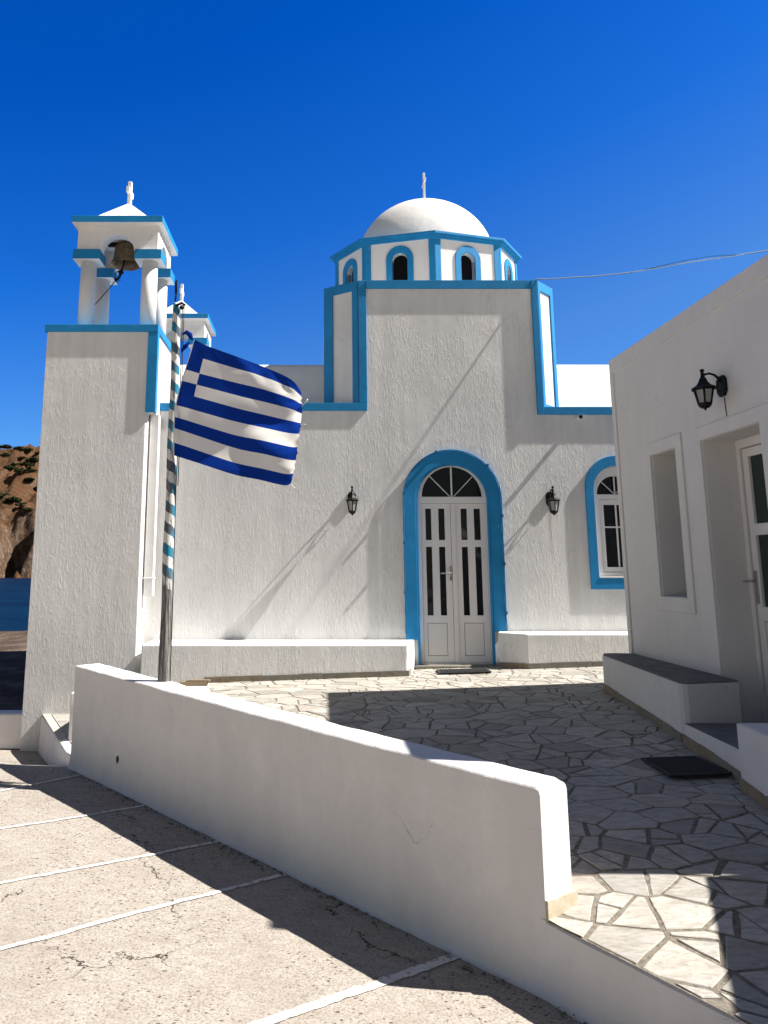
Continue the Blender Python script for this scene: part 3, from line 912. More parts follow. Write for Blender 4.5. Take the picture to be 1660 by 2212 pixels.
# drain pipe stub under the right parapet
mb = MB(); mb.tube([(3.743, 11.02, 3.44), (3.743, 10.90, 3.43)], .03, 14, caps=False); mb.tube([(3.743, 11.0, 3.44), (3.743, 10.901, 3.43)], .022, 12, mi=1)
mb.build("drain_spout", [M_white, M_gap], church)
# white drainpipe in the corner beside the tower
mb = MB(); mb.box(-2.375, -2.255, 10.78, 10.9, .93, 3.44); mb.box(-2.385, -2.245, 10.77, 10.91, 1.16, 1.18)
mb.build("drainpipe", M_white, church, .006)

# benches along the facade
def bench(poly, z1, name="bench"):
    mb = MB(); mb.prism(poly, -.6, z1, XY); return mb.build(name, M_plas, church, .018, 3)
bl = [(-2.26, 10.25), (1.126, 10.25), (1.306, 10.98), (-2.26, 10.99)]
bench(bl, .345)
br = [(2.455, 10.97), (2.41, 10.80), (2.72, 10.53), (9.0, 10.5), (9.0, 10.99)]
bench(br, .455)
def skirting(path, h, mats, parent, thick=.014, step=.42, seed=1):
    r_ = random.Random(seed); mb = MB()
    for a, b in zip(path[:-1], path[1:]):
        a, b = Vector(a), Vector(b); L = (b - a).length; d = (b - a) / L; n = Vector((d.y, -d.x)); s = 0
        while s < L - .01:
            w_ = min(r_.uniform(.7, 1.3) * step, L - s)
            p, q = a + d * (s + .0015), a + d * (s + w_ - .0015)
            pts = [p + n * .002, q + n * .002, q + n * thick, p + n * thick]
            hh = h * r_.uniform(.93, 1.05)
            lo = [(x.x, x.y, zt(x.x, x.y) - .02) for x in pts]; hi = [(x.x, x.y, zt(x.x, x.y) + hh) for x in pts]
            mb.mesh(lo + hi, [(3, 2, 1, 0), (4, 5, 6, 7), (0, 1, 5, 4), (1, 2, 6, 5), (2, 3, 7, 6), (3, 0, 4, 7)])
            s += w_
    return mb.build("stone_skirting", mats, parent)
skirting([(-1.45, 10.25), (1.126, 10.25), (1.18, 10.47)], .075, M_tile, church, seed=3)
skirting([(2.41, 10.80), (2.72, 10.53), (6.0, 10.514)], .075, M_tile, church, seed=4)

# dome, drum
CX, CY, RX, RY = 1.94, 13.3, 1.62, 1.06
def octp(s, k): a_ = R(-90 + 45 * k); return Vector((CX + RX * s * math.cos(a_), CY + RY * s * math.sin(a_)))
wallm = MB(); trim = MB(); panes_ = []; whm = MB()
for k in range(8):
    a, b = octp(1, k), octp(1, k + 1); L = (b - a).length; d = (b - a) / L; n = Vector((d.y, -d.x))
    f = lambda u, v, w, a=a, d=d, n=n: (a.x + d.x * u + n.x * w, a.y + d.y * u + n.y * w, v)
    hw = min(.13, L * .125)
    hole = arch(L / 2, hw, 6.41, 5.62, 14)
    wallm.prism(rect(0, L, 5.50, 6.75), -.12, 0, f, [hole])
    oring = arch(L / 2, hw + .10, 6.435, 5.5, 16); iring = arch(L / 2, hw, 6.41, 5.5, 16)
    trim.prism(oring + list(reversed(iring)), -.10, .022, f)
    tw = .10 if L > .9 else .075
    trim.prism(rect(-.012, tw, 5.5, 6.75), -.02, .018, f); trim.prism(rect(L - tw, L + .012, 5.5, 6.75), -.02, .018, f)
    gm = MB(); gm.prism(rect(L / 2 - hw - .02, L / 2 + hw + .02, 5.5, 6.60), -.118, -.108, f); panes_.append(gm)
for s0, z0, z1 in ((1.03, 6.74, 6.775), (1.05, 6.775, 6.81), (1.075, 6.81, 6.85)):
    trim.prism([tuple(octp(s0, k)) for k in range(8)], z0, z1, XY)
drum = wallm.build("drum", M_white, church)
trim.build("blue_trim", M_blue, drum, .003)
for gm in panes_: gm.build("drum_window", M_gap, drum)
whm.lathe([(.0 + 1.24 * math.cos(R(a_)) if a_ < 90 else .001, 1.20 * math.sin(R(a_))) for a_ in range(0, 91, 5)], (CX, CY, 6.72), 56, 0, True, 0, 1.0, RY / RX * 1.05)
whm.lathe([(1.30, 0), (1.30, .05), (1.24, .09)], (CX, CY, 6.851), 56, 0, True, 0, 1.0, RY / RX * 1.05)
dome = whm.build("dome", M_dome, church)
mb = MB(); mb.lathe([(.085, 0), (.085, .03), (.05, .06), (.02, .075)], (CX, CY, 7.915), 20)
mb.box(CX - .02, CX + .02, CY - .028, CY + .028, 7.97, 8.49); mb.box(CX - .018, CX + .018, CY - .15, CY + .15, 8.27, 8.33)
mb.build("cross", M_white, dome, .005)

# bell tower (sub-parts of one part of the church), copied for the far corner
TX0, TX1 = -3.845, -2.40
mb = MB(); mb.prism([(TX0, -1.7), (TX1, -1.7), (TX1, 3.44), (-2.294, 3.44), (-2.294, 4.66), (TX0, 4.66)], 10.6, 12.05, XZ)
tower = mb.build("bell_tower", M_plas, church, .012)
mb = MB()
mb.box(TX0 - .03, -2.27, 10.57, 12.08, 4.595, 4.70)
mb.box(-2.41, -2.27, 10.575, 10.63, 3.435, 4.593)
mb.box(-2.31, -2.272, 10.632, 10.70, 3.435, 4.593); 
mb.build("blue_trim", M_blue, tower, .004)
for x in (-3.39, -2.49):
    for y in (10.86, 11.60):
        c = MB(); c.lathe([(.118, 0), (.116, .5), (.112, 1.03)], (x, y, 4.70), 26); c.build("column", M_white, tower)
        q = MB(); q.box(x - .195, x + .195, y - .17, y + .17, 5.735, 5.885)
        # blue outside, white below
        ob = q.build("capital", [M_blue, M_white], tower, .004)
        for p in ob.data.polygons: p.material_index = 0 if abs(p.normal.z) < .5 else 1
hx0, hx1, hy0, hy1 = -3.54, -2.36, 10.74, 11.72
mb = MB()
ho = lambda c_: arch(c_, .24, 5.886, 5.886, 18)[1:-1]
def headwall(u0, u1, c_):
    h = arch(c_, .24, 5.89, 5.886, 18)
    return [(u0, 5.886)] + list(reversed([(c_ + .24 * math.cos(math.pi * i / 18), 5.886 + .24 * math.sin(math.pi * i / 18)) for i in range(19)])) + [(u1, 5.886), (u1, 6.27), (u0, 6.27)]
for y0, y1 in ((hy0, hy0 + .17), (hy1 - .17, hy1)): mb.prism(headwall(hx0, hx1, -2.95), y0, y1, XZ)
for x0, x1 in ((hx0, hx0 + .17), (hx1 - .17, hx1)): mb.prism(headwall(hy0 + .17, hy1 - .17, 11.23), x0, x1, YZ)
mb.box(hx0 + .17, hx1 - .17, hy0 + .17, hy1 - .17, 6.2, 6.27)
mb.build("arched_head", M_white, tower, .006)
mb = MB(); mb.box(-3.60, -2.275, 10.60, 11.86, 6.262, 6.365)
cn = mb.build("cornice", [M_blue, M_white], tower, .004)
for p in cn.data.polygons: p.material_index = 0 if abs(p.normal.z) < .5 else 1
mb = MB(); mb.mesh([(-3.43, 10.75, 6.364), (-2.45, 10.75, 6.364), (-2.45, 11.71, 6.364), (-3.43, 11.71, 6.364), (-2.94, 11.23, 6.875)], [(0, 1, 4), (1, 2, 4), (2, 3, 4), (3, 0, 4), (3, 2, 1, 0)])
mb.build("pyramid_roof", M_dome, tower, .01)
mb = MB(); mb.box(-2.965, -2.905, 11.20, 11.26, 6.74, 7.22); mb.box(-2.96, -2.91, 11.09, 11.20, 6.995, 7.085); mb.box(-2.96, -2.91, 11.26, 11.37, 6.995, 7.085)
mb.build("cross", M_white, tower, .006)
tower2 = copy_tree(tower)
tower2.location = (.04, 4.43, 0)

# bell hanging in the near tower
bell = empty("church_bell", (-2.95, 11.2, 6.15), "dark bronze bell hanging in the arch of the near bell tower, its rope pulled left", "bell")
mb = MB(); bc = (-2.94, 11.2, 5.835)
prof = [(.228, 0), (.22, .02), (.195, .07), (.18, .13), (.175, .20), (.17, .27), (.15, .315), (.09, .34), (.03, .345)]
inner = [(.01, .30), (.12, .29), (.15, .2), (.168, .1), (.192, .03), (.223, .002)]
mb.lathe(prof, bc, 36); bo = mb.build("bell_body", M_bronze, bell)
mb = MB(); mb.lathe(list(inner), bc, 36)
bo.data.materials.append(M_bronze)
# open mouth: rebuild body as a shell
bpy.data.objects.remove(bo)
mb2 = MB(); vs = []; full = inner + prof; n = 36; k = len(full)
for i in range(n):
    an = 2 * math.pi * i / n
    for r_, z_ in full: vs.append((bc[0] + r_ * math.cos(an), bc[1] + r_ * math.sin(an), bc[2] + z_))
mb2.mesh(vs, [(i * k + j, ((i + 1) % n) * k + j, ((i + 1) % n) * k + j + 1, i * k + j + 1) for i in range(n) for j in range(k - 1)], 0, True)
mb2.build("bell_body", M_bronze, bell)
mb = MB(); mb.box(-3.22, -2.68, 11.17, 11.23, 6.14, 6.195); mb.tube([(-2.95, 11.2, 6.14), (-2.95, 11.2, 6.2)], .02); mb.build("yoke", M_black, bell)
mb = MB(); mb.tube([(-2.95, 11.2, 6.1), (-2.965, 11.18, 5.85), (-2.985, 11.15, 5.72)], .014); mb.ball((-2.99, 11.14, 5.70), .04); mb.tube([(-2.99, 11.14, 5.70), (-3.0, 11.12, 5.62), (-3.04, 11.1, 5.57)], .018)
mb.ball((-3.045, 11.09, 5.565), .028)
mb.build("clapper", M_black, bell)
mb = MB(); mb.tube([(-2.99 - .09 * math.sin(R(a_)) , 11.13, 5.72 - .075 + .075 * math.cos(R(a_)) - .0 * a_) for a_ in range(0, 181, 20)], .007)
mb.tube([(-3.045, 11.09, 5.56), (-3.12, 11.06, 5.43), (-3.345, 11.0, 5.10), (-3.5, 10.95, 4.72)], .007); mb.build("rope", M_rope, bell)

# ------------------------------------------------------------------ wall lanterns
def make_lantern():
    t_ = empty("wall_lantern", (0, 0, 0), "x", "lantern", local=True)   # wall at y = 0, rim of the roof at z = 0
    Y = -.165
    mb = MB()
    mb.lathe([(.098, -.006), (.102, 0), (.085, .012), (.06, .03), (.04, .062), (.03, .095), (.018, .115)], (0, Y, 0), 6, 0, False, R(-90))
    mb.build("lantern_roof", M_black, t_)
    mb = MB(); mb.lathe([(.014, .11), (.018, .12), (.012, .135), (.016, .15), (.009, .165)], (0, Y, 0), 12); mb.ball((0, Y, .182), .018); mb.build("finial", M_black, t_)
    mb = MB()
    for i in range(6):
        a_ = R(-90 + 60 * i); c_, s_ = math.cos(a_), math.sin(a_)
        mb.tube([(.078 * c_, Y + .078 * s_, -.004), (.052 * c_, Y + .052 * s_, -.15)], .0075, 6)
    mb.lathe([(.082, -.018), (.082, -.002), (.07, -.002)], (0, Y, 0), 6, 0, False, R(-90))
    mb.lathe([(.010, -.213), (.012, -.197), (.03, -.192), (.05, -.172), (.06, -.152), (.056, -.145)], (0, Y, 0), 6, 0, False, R(-90))
    mb.build("cage", M_black, t_)
    mb = MB(); mb.lathe([(.049, -.15), (.073, -.01)], (0, Y, 0), 6, 0, False, R(-90)); mb.build("lantern_glass", M_lglass, t_)
    mb = MB(); mb.tube([(0, Y, .125), (0, Y + .02, .145), (0, Y + .06, .155), (0, Y + .10, .14), (0, Y + .135, .10), (0, Y + .155, .06)], .011, 8)
    mb.tube([(0, Y + .135, .09), (0, Y + .115, .05), (0, Y + .11, .0), (0, Y + .118, -.03), (0, Y + .132, -.028), (0, Y + .13, -.012)], .006, 6)
    mb.build("arm", M_black, t_)
    mb = MB(); mb.prism([(-.03, -.075), (.03, -.075), (.058, -.03), (.058, .09), (.03, .13), (-.03, .13), (-.058, .09), (-.058, -.03)], -.022, .001, XZ)
    mb.build("backplate", M_black, t_, .004)
    return t_
lan = make_lantern()
LG = "black wall lanterns"
lan.location = (.466, 11.0, 2.235); tag(lan, "black wall lantern on the church facade beside the flag, left of the arched door", "lantern", LG)
l2 = copy_tree(lan); l2.location = (3.265, 11.0, 2.235); tag(l2, "black wall lantern on the church facade between arched door and window", "lantern", LG)
l3 = copy_tree(lan); l3.location = (3.495, 6.548, 2.825); l3.rotation_euler = (0, 0, R(-90 + 1.2)); l3.scale = (1.22, 1.05, .88); tag(l3, "black wall lantern above the doorway of the shaded house", "lantern", LG)

# ------------------------------------------------------------------ doormats
def ribbed_mat(name, c, sx, sy, rz, ribs, label, across):
    o = empty(name, (c[0], c[1], zt(*c) + .012), label, "doormat", "black rubber doormats", rz, True)
    o.rotation_euler = (-.0, -math.atan(.032), rz)
    mb = MB(); mb.box(-sx / 2, sx / 2, -sy / 2, sy / 2, 0, .008); mb.build("base", M_rubber, o, .003)
    mb = MB()
    if across:
        for i in range(ribs):
            x = -sx / 2 + .03 + (sx - .06) * i / (ribs - 1)
            mb.box(x - .009, x + .009, -sy / 2 + .03, sy / 2 - .03, .009, .022)
    else:
        for i in range(ribs):
            for j in range(int(ribs * sy / sx)):
                x = -sx / 2 + .035 + (sx - .07) * i / (ribs - 1); y = -sy / 2 + .035 + (sy - .07) * j / (int(ribs * sy / sx) - 1)
                mb.box(x - .007, x + .007, y - .007, y + .007, .009, .015)
    for a, b, c_, d in ((-sx / 2, sx / 2, -sy / 2, -sy / 2 + .02), (-sx / 2, sx / 2, sy / 2 - .02, sy / 2), (-sx / 2, -sx / 2 + .02, -sy / 2 + .021, sy / 2 - .021), (sx / 2 - .02, sx / 2, -sy / 2 + .021, sy / 2 - .021)):
        mb.box(a, b, c_, d, .009, .018)
    mb.build("tread", M_rubber2, o, .002)
    return o
ribbed_mat("doormat", (1.86, 10.42), .66, .36, R(-2), 18, "black ribbed rubber mat in front of the arched church door", True)
ribbed_mat("doormat", (2.66, 6.02), .43, .50, R(1), 20, "black studded rubber mat on shaded paving at the house step", False)

# ------------------------------------------------------------------ flagpole and flag
M_pole = mat("weathered_pole", (0.4, 0.4, 0.4), 0.85, 0.15); t = NT(M_pole)
sx = t.n('ShaderNodeSeparateXYZ'); t.link(t.obj, sx.inputs[0])
an = t.math('ARCTAN2', sx.outputs['Y'], sx.outputs['X'])
wob = t.noise(t.mapping((8, 8, 1.5)), 3.0, 4, 0.6)
ph = t.math('ADD', t.math('ADD', t.math('MULTIPLY', sx.outputs['Z'], 5.6), t.math('MULTIPLY', an, 1 / (2 * math.pi))), t.math('MULTIPLY', wob, .35))
fr_ = t.math('FRACT', ph)
band = t.math('GREATER_THAN', fr_, 0.5)
wood = t.ramp(t.noise(t.mapping((30, 30, 1.2)), 3, 5, 0.7), [(0.32, (0.025, 0.025, 0.025)), (0.5, (0.12, 0.115, 0.11)), (0.68, (0.38, 0.365, 0.34))])
blu = t.mixc(t.ramp(t.noise(t.mapping((5, 5, 1.2)), 2.0, 3, 0.6), [(0.45, 0.0), (0.56, 1.0)]), (0.02, 0.20, 0.33), (0.085, 0.095, 0.115))
c = t.mixc(band, (0.62, 0.61, 0.58), blu)
wear = t.noise(t.mapping((14, 14, 2.2)), 2.4, 6, 0.75)
hgt = t.ramp(t.math('ADD', t.math('MULTIPLY', sx.outputs['Z'], 0.25), t.math('MULTIPLY', wear, 0.28)), [(0.50, 1.0), (0.53, 0.0)])
flake = t.ramp(wear, [(0.40, 1.0), (0.47, 0.0)])
t.color(t.mixc(t.math('MAXIMUM', hgt, t.math('MULTIPLY', flake, .8)), c, wood))
t.normal(t.bump(t.noise(t.mapping((30, 30, 1.5)), 4, 5, 0.7), 0.004))
PX, PY = -1.283, 6.735
fp = empty("flagpole", (PX, PY, -.3), "tall wooden flagpole with peeling blue and white spiral stripes beside the low wall", "flagpole")
zs = [-.3 + i * .11 for i in range(37)]
mb = MB(); mb.tube([(0 + .004 * math.sin(i * .7), .004 * math.cos(i), z + .3) for i, z in enumerate(zs)], [.054 - .018 * i / 36 for i in range(37)], 18)
pole = mb.build("pole", M_pole); pole.parent = fp
mb = MB(); mb.tube([(-.02, 0, 3.96), (-.018, 0, 4.04), (-.024, .02, 4.1), (-.02, -.01, 4.17), (-.008, 0, 4.19), (-.01, .01, 4.1), (-.016, 0, 4.0)], .007, 6)
mb.tube([(-.01, -.03, 3.93), (.05, -.05, 3.95), (.08, -.04, 3.93)], .012, 6); mb.ball((.05, -.045, 3.91), .022, 8)
pt = mb.build("pulley", M_black); pt.parent = fp
mb = MB(); mb.tube([(.06, -.05, 3.92), (.062, -.055, 3.2), (.055, -.055, 2.2), (.062, -.06, 1.2), (.06, -.06, .62)], .004, 5); mb.tube([(.072, -.045, 3.92), (.075, -.05, 3.0), (.07, -.05, 2.3)], .004, 5)
pt = mb.build("halyard", M_rope); pt.parent = fp

def pxy(u, v, y):
    p_ = math.atan2(313, 1680); a = (u - 689) / 1680; b = (915 - v) / 1680
    d = Vector((a, math.cos(p_) - b * math.sin(p_), math.sin(p_) + b * math.cos(p_)))
    return d * (y / d.y) + Vector((0, 0, 1.3))
def curve(pts, k):
    n = len(pts) - 1; x = k * n; i = min(int(x), n - 1); f = x - i
    P = [Vector(pts[max(0, min(n, j))]) for j in (i - 1, i, i + 1, i + 2)]
    return .5 * ((2 * P[1]) + (P[2] - P[0]) * f + (2 * P[0] - 5 * P[1] + 4 * P[2] - P[3]) * f * f + (3 * P[1] - P[0] - 3 * P[2] + P[3]) * f ** 3)
# edges of the cloth in metres (x, y, z)
TOP = [(-1.107, 6.66, 3.300), (-.94, 6.60, 3.21), (-.68, 6.58, 3.11), (-.44, 6.64, 3.025), (-.243, 6.76, 2.95), (-.162, 6.88, 2.88)]
BOT = [(-1.259, 6.66, 2.264), (-1.05, 6.69, 2.20), (-.73, 6.74, 2.10), (-.50, 6.75, 2.055), (-.30, 6.74, 2.012), (-.238, 6.72, 2.03)]
LEF = [(-1.107, 6.66, 3.300), (-1.175, 6.66, 3.05), (-1.225, 6.66, 2.865), (-1.262, 6.67, 2.666), (-1.265, 6.66, 2.484), (-1.259, 6.66, 2.264)]
RIG = [(-.162, 6.88, 2.88), (-.150, 6.86, 2.74), (-.166, 6.83, 2.53), (-.196, 6.77, 2.26), (-.238, 6.72, 2.03)]
NU, NV = 72, 72
V = []
for j in range(NV + 1):
    v_ = j / NV
    for i in range(NU + 1):
        u_ = i / NU
        c_ = curve(TOP, u_) * (1 - v_) + curve(BOT, u_) * v_ + curve(LEF, v_) * (1 - u_) + curve(RIG, v_) * u_
        c_ -= Vector(TOP[0]) * (1 - u_) * (1 - v_) + Vector(TOP[-1]) * u_ * (1 - v_) + Vector(BOT[0]) * (1 - u_) * v_ + Vector(BOT[-1]) * u_ * v_
        amp = .022 * smooth(0, .5, u_)
        s_ = u_ * .9 + v_ * 1.25
        c_.y += amp * math.sin(2 * math.pi * (s_ * .95 + .1)) + .012 * math.sin(2 * math.pi * (u_ * 1.7 - v_ * 2.3 + .3)) * smooth(.1, .6, u_)
        c_.y += .035 * noise.noise((u_ * 2.2, v_ * 3.6, 1)) * smooth(0, .3, u_) + .012 * noise.noise((u_ * 3, v_ * 13, 8)) * smooth(.45, .95, u_)
        c_.y += .016 * noise.noise((u_ * 11, v_ * 4, 5)) * (1 - smooth(0, .3, u_))
        c_.y += .010 * noise.noise((u_ * 6 + v_ * 9, v_ * 3, 12)) * smooth(.2, .7, u_) + .006 * noise.noise((u_ * 5, v_ * 30 + u_ * 12, 15)) * smooth(.55, .95, u_)
        fold = math.exp(-((v_ - .02 - .14 * u_) / .06) ** 2)
        c_.y -= .025 * fold * noise.noise((u_ * 9, v_ * 6, 3))
        if u_ > .93: c_.x += .012 * noise.noise((v_ * 30, 0, 4)) * (u_ - .93) / .07
        V.append(c_)
flag_m = []
for nm, col in (("flag_blue", (0.006, 0.035, 0.25)), ("flag_white", (0.72, 0.69, 0.64))):
    m_ = bpy.data.materials.new(nm); m_.use_nodes = True; nt = m_.node_tree; nt.nodes.clear()
    df = nt.nodes.new('ShaderNodeBsdfDiffuse'); tl = nt.nodes.new('ShaderNodeBsdfTranslucent'); mx = nt.nodes.new('ShaderNodeMixShader'); ou = nt.nodes.new('ShaderNodeOutputMaterial')
    gl = nt.nodes.new('ShaderNodeBsdfSheen') if hasattr(bpy.types, 'ShaderNodeBsdfSheen') else None
    wv_ = nt.nodes.new('ShaderNodeTexNoise'); wv_.inputs['Scale'].default_value = 60
    tcn = nt.nodes.new('ShaderNodeTexCoord'); nt.links.new(tcn.outputs['Object'], wv_.inputs['Vector'])
    bp = nt.nodes.new('ShaderNodeBump'); bp.inputs['Distance'].default_value = .002; bp.inputs['Strength'].default_value = .6
    nt.links.new(wv_.outputs['Fac'], bp.inputs['Height']); nt.links.new(bp.outputs[0], df.inputs['Normal'])
    df.inputs[0].default_value = (*col, 1); tl.inputs[0].default_value = (*col, 1); mx.inputs[0].default_value = .3
    nt.links.new(df.outputs[0], mx.inputs[1]); nt.links.new(tl.outputs[0], mx.inputs[2]); nt.links.new(mx.outputs[0], ou.inputs[0])
    flag_m.append(m_)
mb = MB(); mb.v = [tuple(p) for p in V]
for j in range(NV):
    for i in range(NU):
        st = int(j / NV * 9); u_ = (i + .5) / NU
        white = st % 2 == 1
        if st < 5 and u_ < .15: white = (st == 2)
        if u_ < .014: white = True
        mb.f.append((j * (NU + 1) + i, (j + 1) * (NU + 1) + i, (j + 1) * (NU + 1) + i + 1, j * (NU + 1) + i + 1)); mb.mi.append(1 if white else 0); mb.sm.append(True)
fl = empty("flag", (PX + .1, 6.7, 2.2), "blue and white striped flag blowing to the right from the flagpole", "flag")
mb.build("cloth", flag_m, fl)
mb = MB(); mb.tube([(-1.222, 6.69, 3.36), (-1.18, 6.68, 3.375), (-1.15, 6.68, 3.35), (-1.125, 6.665, 3.30)], [.006, .02, .024, .010], 10); mb.tube([(-1.222, 6.69, 3.2), (-1.19, 6.68, 3.24), (-1.15, 6.67, 3.28)], [.008, .02, .012], 8)
mb.build("bunched_corner", flag_m[0], fl)
mb = MB(); mb.tube([(-.152, 6.86, 2.74), (-.12, 6.85, 2.77), (-.10, 6.84, 2.80)], .006, 5); mb.build("loose_thread", flag_m[1], fl); mb = MB(); mb.tube([(-.165, 6.82, 2.56), (-.13, 6.82, 2.565), (-.115, 6.82, 2.56)], .003, 5); mb.build("loose_thread", flag_m[1], fl); mb = MB(); mb.tube([(-.245, 6.76, 2.03), (-.225, 6.76, 2.0), (-.205, 6.75, 1.985)], .005, 5)
mb.build("loose_thread", flag_m[1], fl)
# white concrete footing behind the wall
mb = MB(); ft = [(-1.70, 7.05), (-1.02, 6.62), (-.98, 6.86), (-.98, 7.30), (-1.62, 7.30)]
mb.prism(ft, -.6, .285, XY); fo_ = mb.build("footing", M_wallw, None, .012); tag(fo_, "white concrete footing block at the foot of the flagpole behind the wall", "footing")
mb = MB(); mb.box(-1.22, -.98, 7.12, 7.2, .285, .32); mb.box(-1.16, -.96, 7.13, 7.19, .32, .335); pk = mb.build("wooden_offcut", mat("old_timber", (0.22, 0.17, 0.11), .9)); tag(pk, "weathered timber offcut lying on the white footing by the flagpole", "timber")

# ------------------------------------------------------------------ house on the right (local frame: wall face x = 0, y runs along the wall)
house = empty("house", (3.445, 8.91, -.1), "plain white shaded house with a niche window and a deep doorway at the right edge", "house", None, 0.0208, True)
H0 = .1        # local z offset of the empty
ZL = lambda z: z + .1
def hb(mb, name, mats, parent=None, bevel=0.0, segs=2):
    return mb.build(name, mats, parent or house, bevel, segs)
HN = -4.64
wy0, wy1, wz0, wz1 = -1.436, -.898, 1.028, 2.452
dy0, dy1, dz1 = -2.85, -1.93, 2.44
mb = MB()
wallp = [(HN, -.8), (dy0, -.8), (dy0, ZL(dz1)), (dy1, ZL(dz1)), (dy1, -.8), (0, -.8), (0, ZL(3.70)), (HN, ZL(3.70))]
mb.prism(wallp, 0.0, .34, YZ, [[(wy0, ZL(wz0)), (wy1, ZL(wz0)), (wy1, ZL(wz1)), (wy0, ZL(wz1))]])
mb.box(.34, 6.5, HN, HN + .3, -.8, ZL(3.70)); mb.box(.34, 6.5, -.3, 0, -.8, ZL(3.70)); mb.box(6.2, 6.5, HN + .3, -.3, -.8, ZL(3.7))
mb.box(.34, 6.2, HN + .3, -.3, ZL(3.3), ZL(3.5))
hb(mb, "wall", M_house, None, .02, 3)
# raised border: parapet band and corner strip, frames round window and door
mb = MB()
mb.prism([(HN, ZL(3.545)), (-.085, ZL(3.545)), (-.085, ZL(.38)), (0.004, ZL(.38)), (0.004, ZL(3.712)), (HN, ZL(3.712))], -.016, .005, YZ)
mb.box(.004, 6.5, -.002, .012, ZL(3.545), ZL(3.712))
hb(mb, "raised_border", M_house, None, .008, 2)
def ringf(o, i): return o, [i]
mb = MB(); mb.prism(rect(-1.56, -.845, ZL(.885), ZL(2.585)), -.02, .004, YZ, [rect(wy0 - .004, wy1 + .004, ZL(wz0 - .004), ZL(wz1 + .004))])
hb(mb, "window_border", M_house, None, .006)
mb = MB(); mb.prism([(-2.99, ZL(.0)), (dy0 - .004, ZL(.0)), (dy0 - .004, ZL(dz1 + .004)), (dy1 + .004, ZL(dz1 + .004)), (dy1 + .004, ZL(.4)), (-1.85, ZL(.4)), (-1.85, ZL(2.57)), (-2.99, ZL(2.57))], -.02, .004, YZ)
hb(mb, "door_border", M_house, None, .006)
mb = MB(); mb.box(-.024, .30, wy0 - .01, wy1 + .01, ZL(wz0 - .022), ZL(wz0 - .001)); hb(mb, "window_sill", M_house, None, .004)
mb = MB(); mb.prism(rect(wy0 - .02, wy1 + .02, ZL(wz0), ZL(wz1 + .02)), .29, .335, YZ, [rect(wy0 + .06, wy1 - .06, ZL(wz0 + .06), ZL(wz1 - .06))])
wfr = hb(mb, "window", M_pvc, None, .003)
mb = MB(); mb.box(.318, .324, wy0 + .05, wy1 - .05, ZL(wz0 + .05), ZL(wz1 - .05)); mb.build("pane", M_gglass, wfr)
# door set deep in the wall
mb = MB(); mb.prism([(dy0 - .02, ZL(.0)), (dy0 + .05, ZL(.0)), (dy0 + .05, ZL(2.36)), (-1.985, ZL(2.36)), (-1.985, ZL(.0)), (dy1 + .001, ZL(.0)), (dy1 + .001, ZL(dz1 - .001)), (dy0 - .02, ZL(dz1 - .001))], .30, .40, YZ)
hdf = hb(mb, "door_frame", M_pvc, None, .003)
mb = MB(); mb.box(.375, .39, dy0, -1.93, ZL(0), ZL(2.42)); mb.build("door_gap", M_gap, hdf)
mb = MB()
ly0, ly1 = dy0 + .056, -1.998
panes = [rect(ly0 + .09, -2.082, ZL(1.683), ZL(2.275)), rect(ly0 + .09, -2.082, ZL(.977), ZL(1.585)), rect(ly0 + .09, -2.082, ZL(.14), ZL(.86))]
mb.prism(rect(ly0, ly1, ZL(.03), ZL(2.352)), .315, .37, YZ, panes)
mb.box(.322, .36, ly0 + .098, -2.09, ZL(.148), ZL(.852))
leaf_h = hb(mb, "door_leaf", M_pvc, None, .003)
mb = MB(); mb.box(.34, .35, ly0 + .08, -2.075, ZL(1.67), ZL(2.285)); mb.box(.34, .35, ly0 + .08, -2.075, ZL(.965), ZL(1.595)); mb.build("glass_panes", M_gglass, leaf_h)
mb = MB(); mb.box(.303, .315, -2.05, -2.018, ZL(1.0), ZL(1.28)); mb.tube([(.31, -2.034, ZL(1.19)), (.265, -2.034, ZL(1.19)), (.258, -2.02, ZL(1.19)), (.258, -1.93, ZL(1.188))], .009, 8); mb.build("handle", M_metal, leaf_h, .002)
mb = MB(); mb.tube([(-.003, -2.37, ZL(2.75)), (-.004, -2.375, ZL(2.66)), (-.003, -2.38, ZL(2.58))], .004, 5); hb(mb, "wire", M_rope)
# paving bench, doorstep, near bench: cement tops and stone skirting (world coordinates)
def hw(mb, name, mats, bevel=0.0, segs=2, parent=None):
    o = mb.build(name, mats, None, bevel, segs)
    o.parent = parent or house
    o.matrix_parent_inverse = (Matrix.Translation((3.445, 8.91, -.1)) @ Matrix.Rotation(.0208, 4, 'Z')).inverted()
    return o
bp_ = [(2.945, 6.66), (2.965, 6.625), (3.0, 6.61), (3.485, 6.735), (3.485, 8.86), (3.20, 8.88), (3.12, 8.85), (3.085, 8.78)]
mb = MB(); mb.prism(bp_, -.6, .372, XY); hw(mb, "bench", M_house, .012, 3)
mb = MB(); mb.prism([(2.955, 6.67), (2.975, 6.637), (3.003, 6.622), (3.485, 6.745), (3.485, 8.85), (3.2, 8.868), (3.125, 8.84), (3.094, 8.775)], .366, .386, XY); hw(mb, "bench_top", M_slate, .004)
st_ = [(2.887, 5.57), (3.80, 5.57), (3.80, 6.60), (2.936, 6.60)]
mb = MB(); mb.prism(st_, -.6, .07, XY); hw(mb, "doorstep", M_house, .012, 3)
mb = MB(); mb.prism([(2.90, 5.57), (3.79, 5.57), (3.79, 6.60), (2.948, 6.60)], .064, .075, XY); hw(mb, "doorstep_top", M_slate, .003)
nb = [(2.829, 5.56), (2.80, 5.2), (2.78, 4.6), (2.775, 4.28), (3.53, 4.28), (3.50, 5.56)]
mb = MB(); mb.prism(nb, -.8, .272, XY); hw(mb, "bench", M_house, .014, 3)
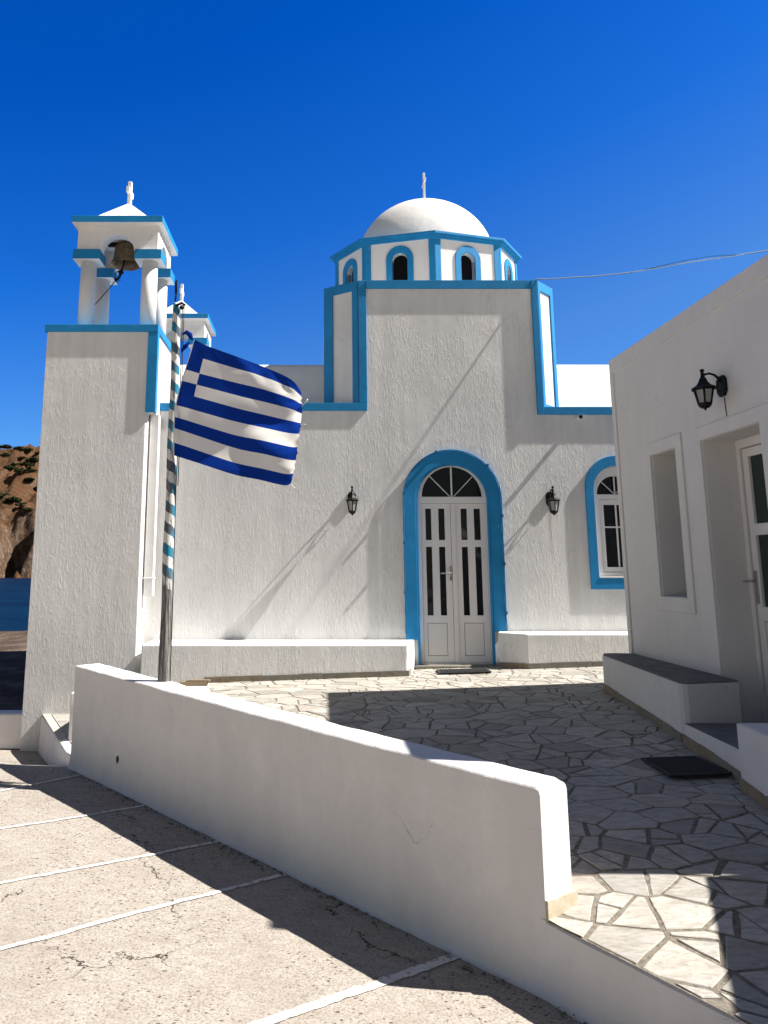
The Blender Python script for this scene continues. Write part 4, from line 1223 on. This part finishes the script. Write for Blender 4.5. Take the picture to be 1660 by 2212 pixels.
def hskirt(path, h, seed):
    o = skirting(path, h, M_tile, None, .012, .30, seed)
    o.parent = house; o.matrix_parent_inverse = (Matrix.Translation((3.445, 8.91, -.1)) @ Matrix.Rotation(.0208, 4, 'Z')).inverted()
hskirt([(3.085, 8.78), (2.945, 6.66), (2.965, 6.625), (2.99, 6.612)], .075, 8)
hskirt([(2.933, 6.59), (2.889, 5.585)], .085, 9)
hskirt([(2.827, 5.555), (2.80, 5.2), (2.78, 4.6), (2.776, 4.3)], .085, 10)
# white boundary wall with a rising top, at the near end of the house (just outside the frame)
mb = MB()
yp = [(4.255, 1.52), (3.2, 1.86), (1.0, 2.55), (-.5, 2.6)]
mb.prism([(-.5, -1.0), (4.255, -1.0)] + yp, 3.56, 3.86, YZ)
yw = mb.build("yard_wall", M_house, None, .02, 3); tag(yw, "white yard wall with a rising top running on from the near end of the house", "wall")

# ------------------------------------------------------------------ cables
pts = []
A = Vector((3.215, 10.975, 5.525))
CP = [(3.215, 10.975, 5.525), (3.657, 10.774, 5.473), (4.343, 10.46, 5.421), (5.05, 10.14, 5.443), (5.466, 9.951, 5.445), (5.965, 9.724, 5.455), (8.0, 8.8, 5.55), (10.5, 7.66, 5.85)]
for i in range(60):
    k = i / 59
    p = curve(CP, k); p.z += .008 * noise.noise((k * 22, 0, 0)); pts.append(p)
cb = empty("power_cable", A, "pale twisted power cable stretched from the church parapet to the right", "cable")
mb = MB(); mb.tube(pts, .0075, 6); mb.tube([(3.215, 10.975, 5.525), (3.19, 10.965, 5.42), (3.20, 10.968, 5.2)], .006, 5); mb.build("wire", M_cable, cb)
pts2 = [Vector((p.x, p.y, p.z + .045 * math.sin(math.pi * max(0, min(1, (i - 18) / 22.0))) - .005)) for i, p in enumerate(pts)]
mb = MB(); mb.tube(pts2, .0045, 6); mb.build("wire", M_strap, cb)
# light string clipped round the door arch
sc_ = empty("light_string", (1.2, 10.95, .35), "thin blue cable clipped round the outer edge of the arched door surround", "cable")
path = [(x, 10.962, z) for x, z in arch(DX - .002, .69, DZ + .02, .36, 30, .46)]
pp_ = []
for a, b in zip(path[:-1], path[1:]):
    a, b = Vector(a), Vector(b); n = max(1, int((b - a).length / .06)); pp_ += [a.lerp(b, i / n) for i in range(n)]
pp_ = [p + Vector((.006 * noise.noise((i * .5, 0, 0)), 0, .006 * noise.noise((i * .5, 5, 0)))) for i, p in enumerate(pp_)]
mb = MB(); mb.tube(pp_, .008, 6); mb.build("wire", M_strap, sc_)
mb = MB()
for i in range(4, len(pp_), 11):
    p = pp_[i]; mb = MB(); mb.box(p.x - .014, p.x + .014, 10.925, 10.975, p.z - .02, p.z + .02)
    mb.build("clip", M_strap, sc_, .003)
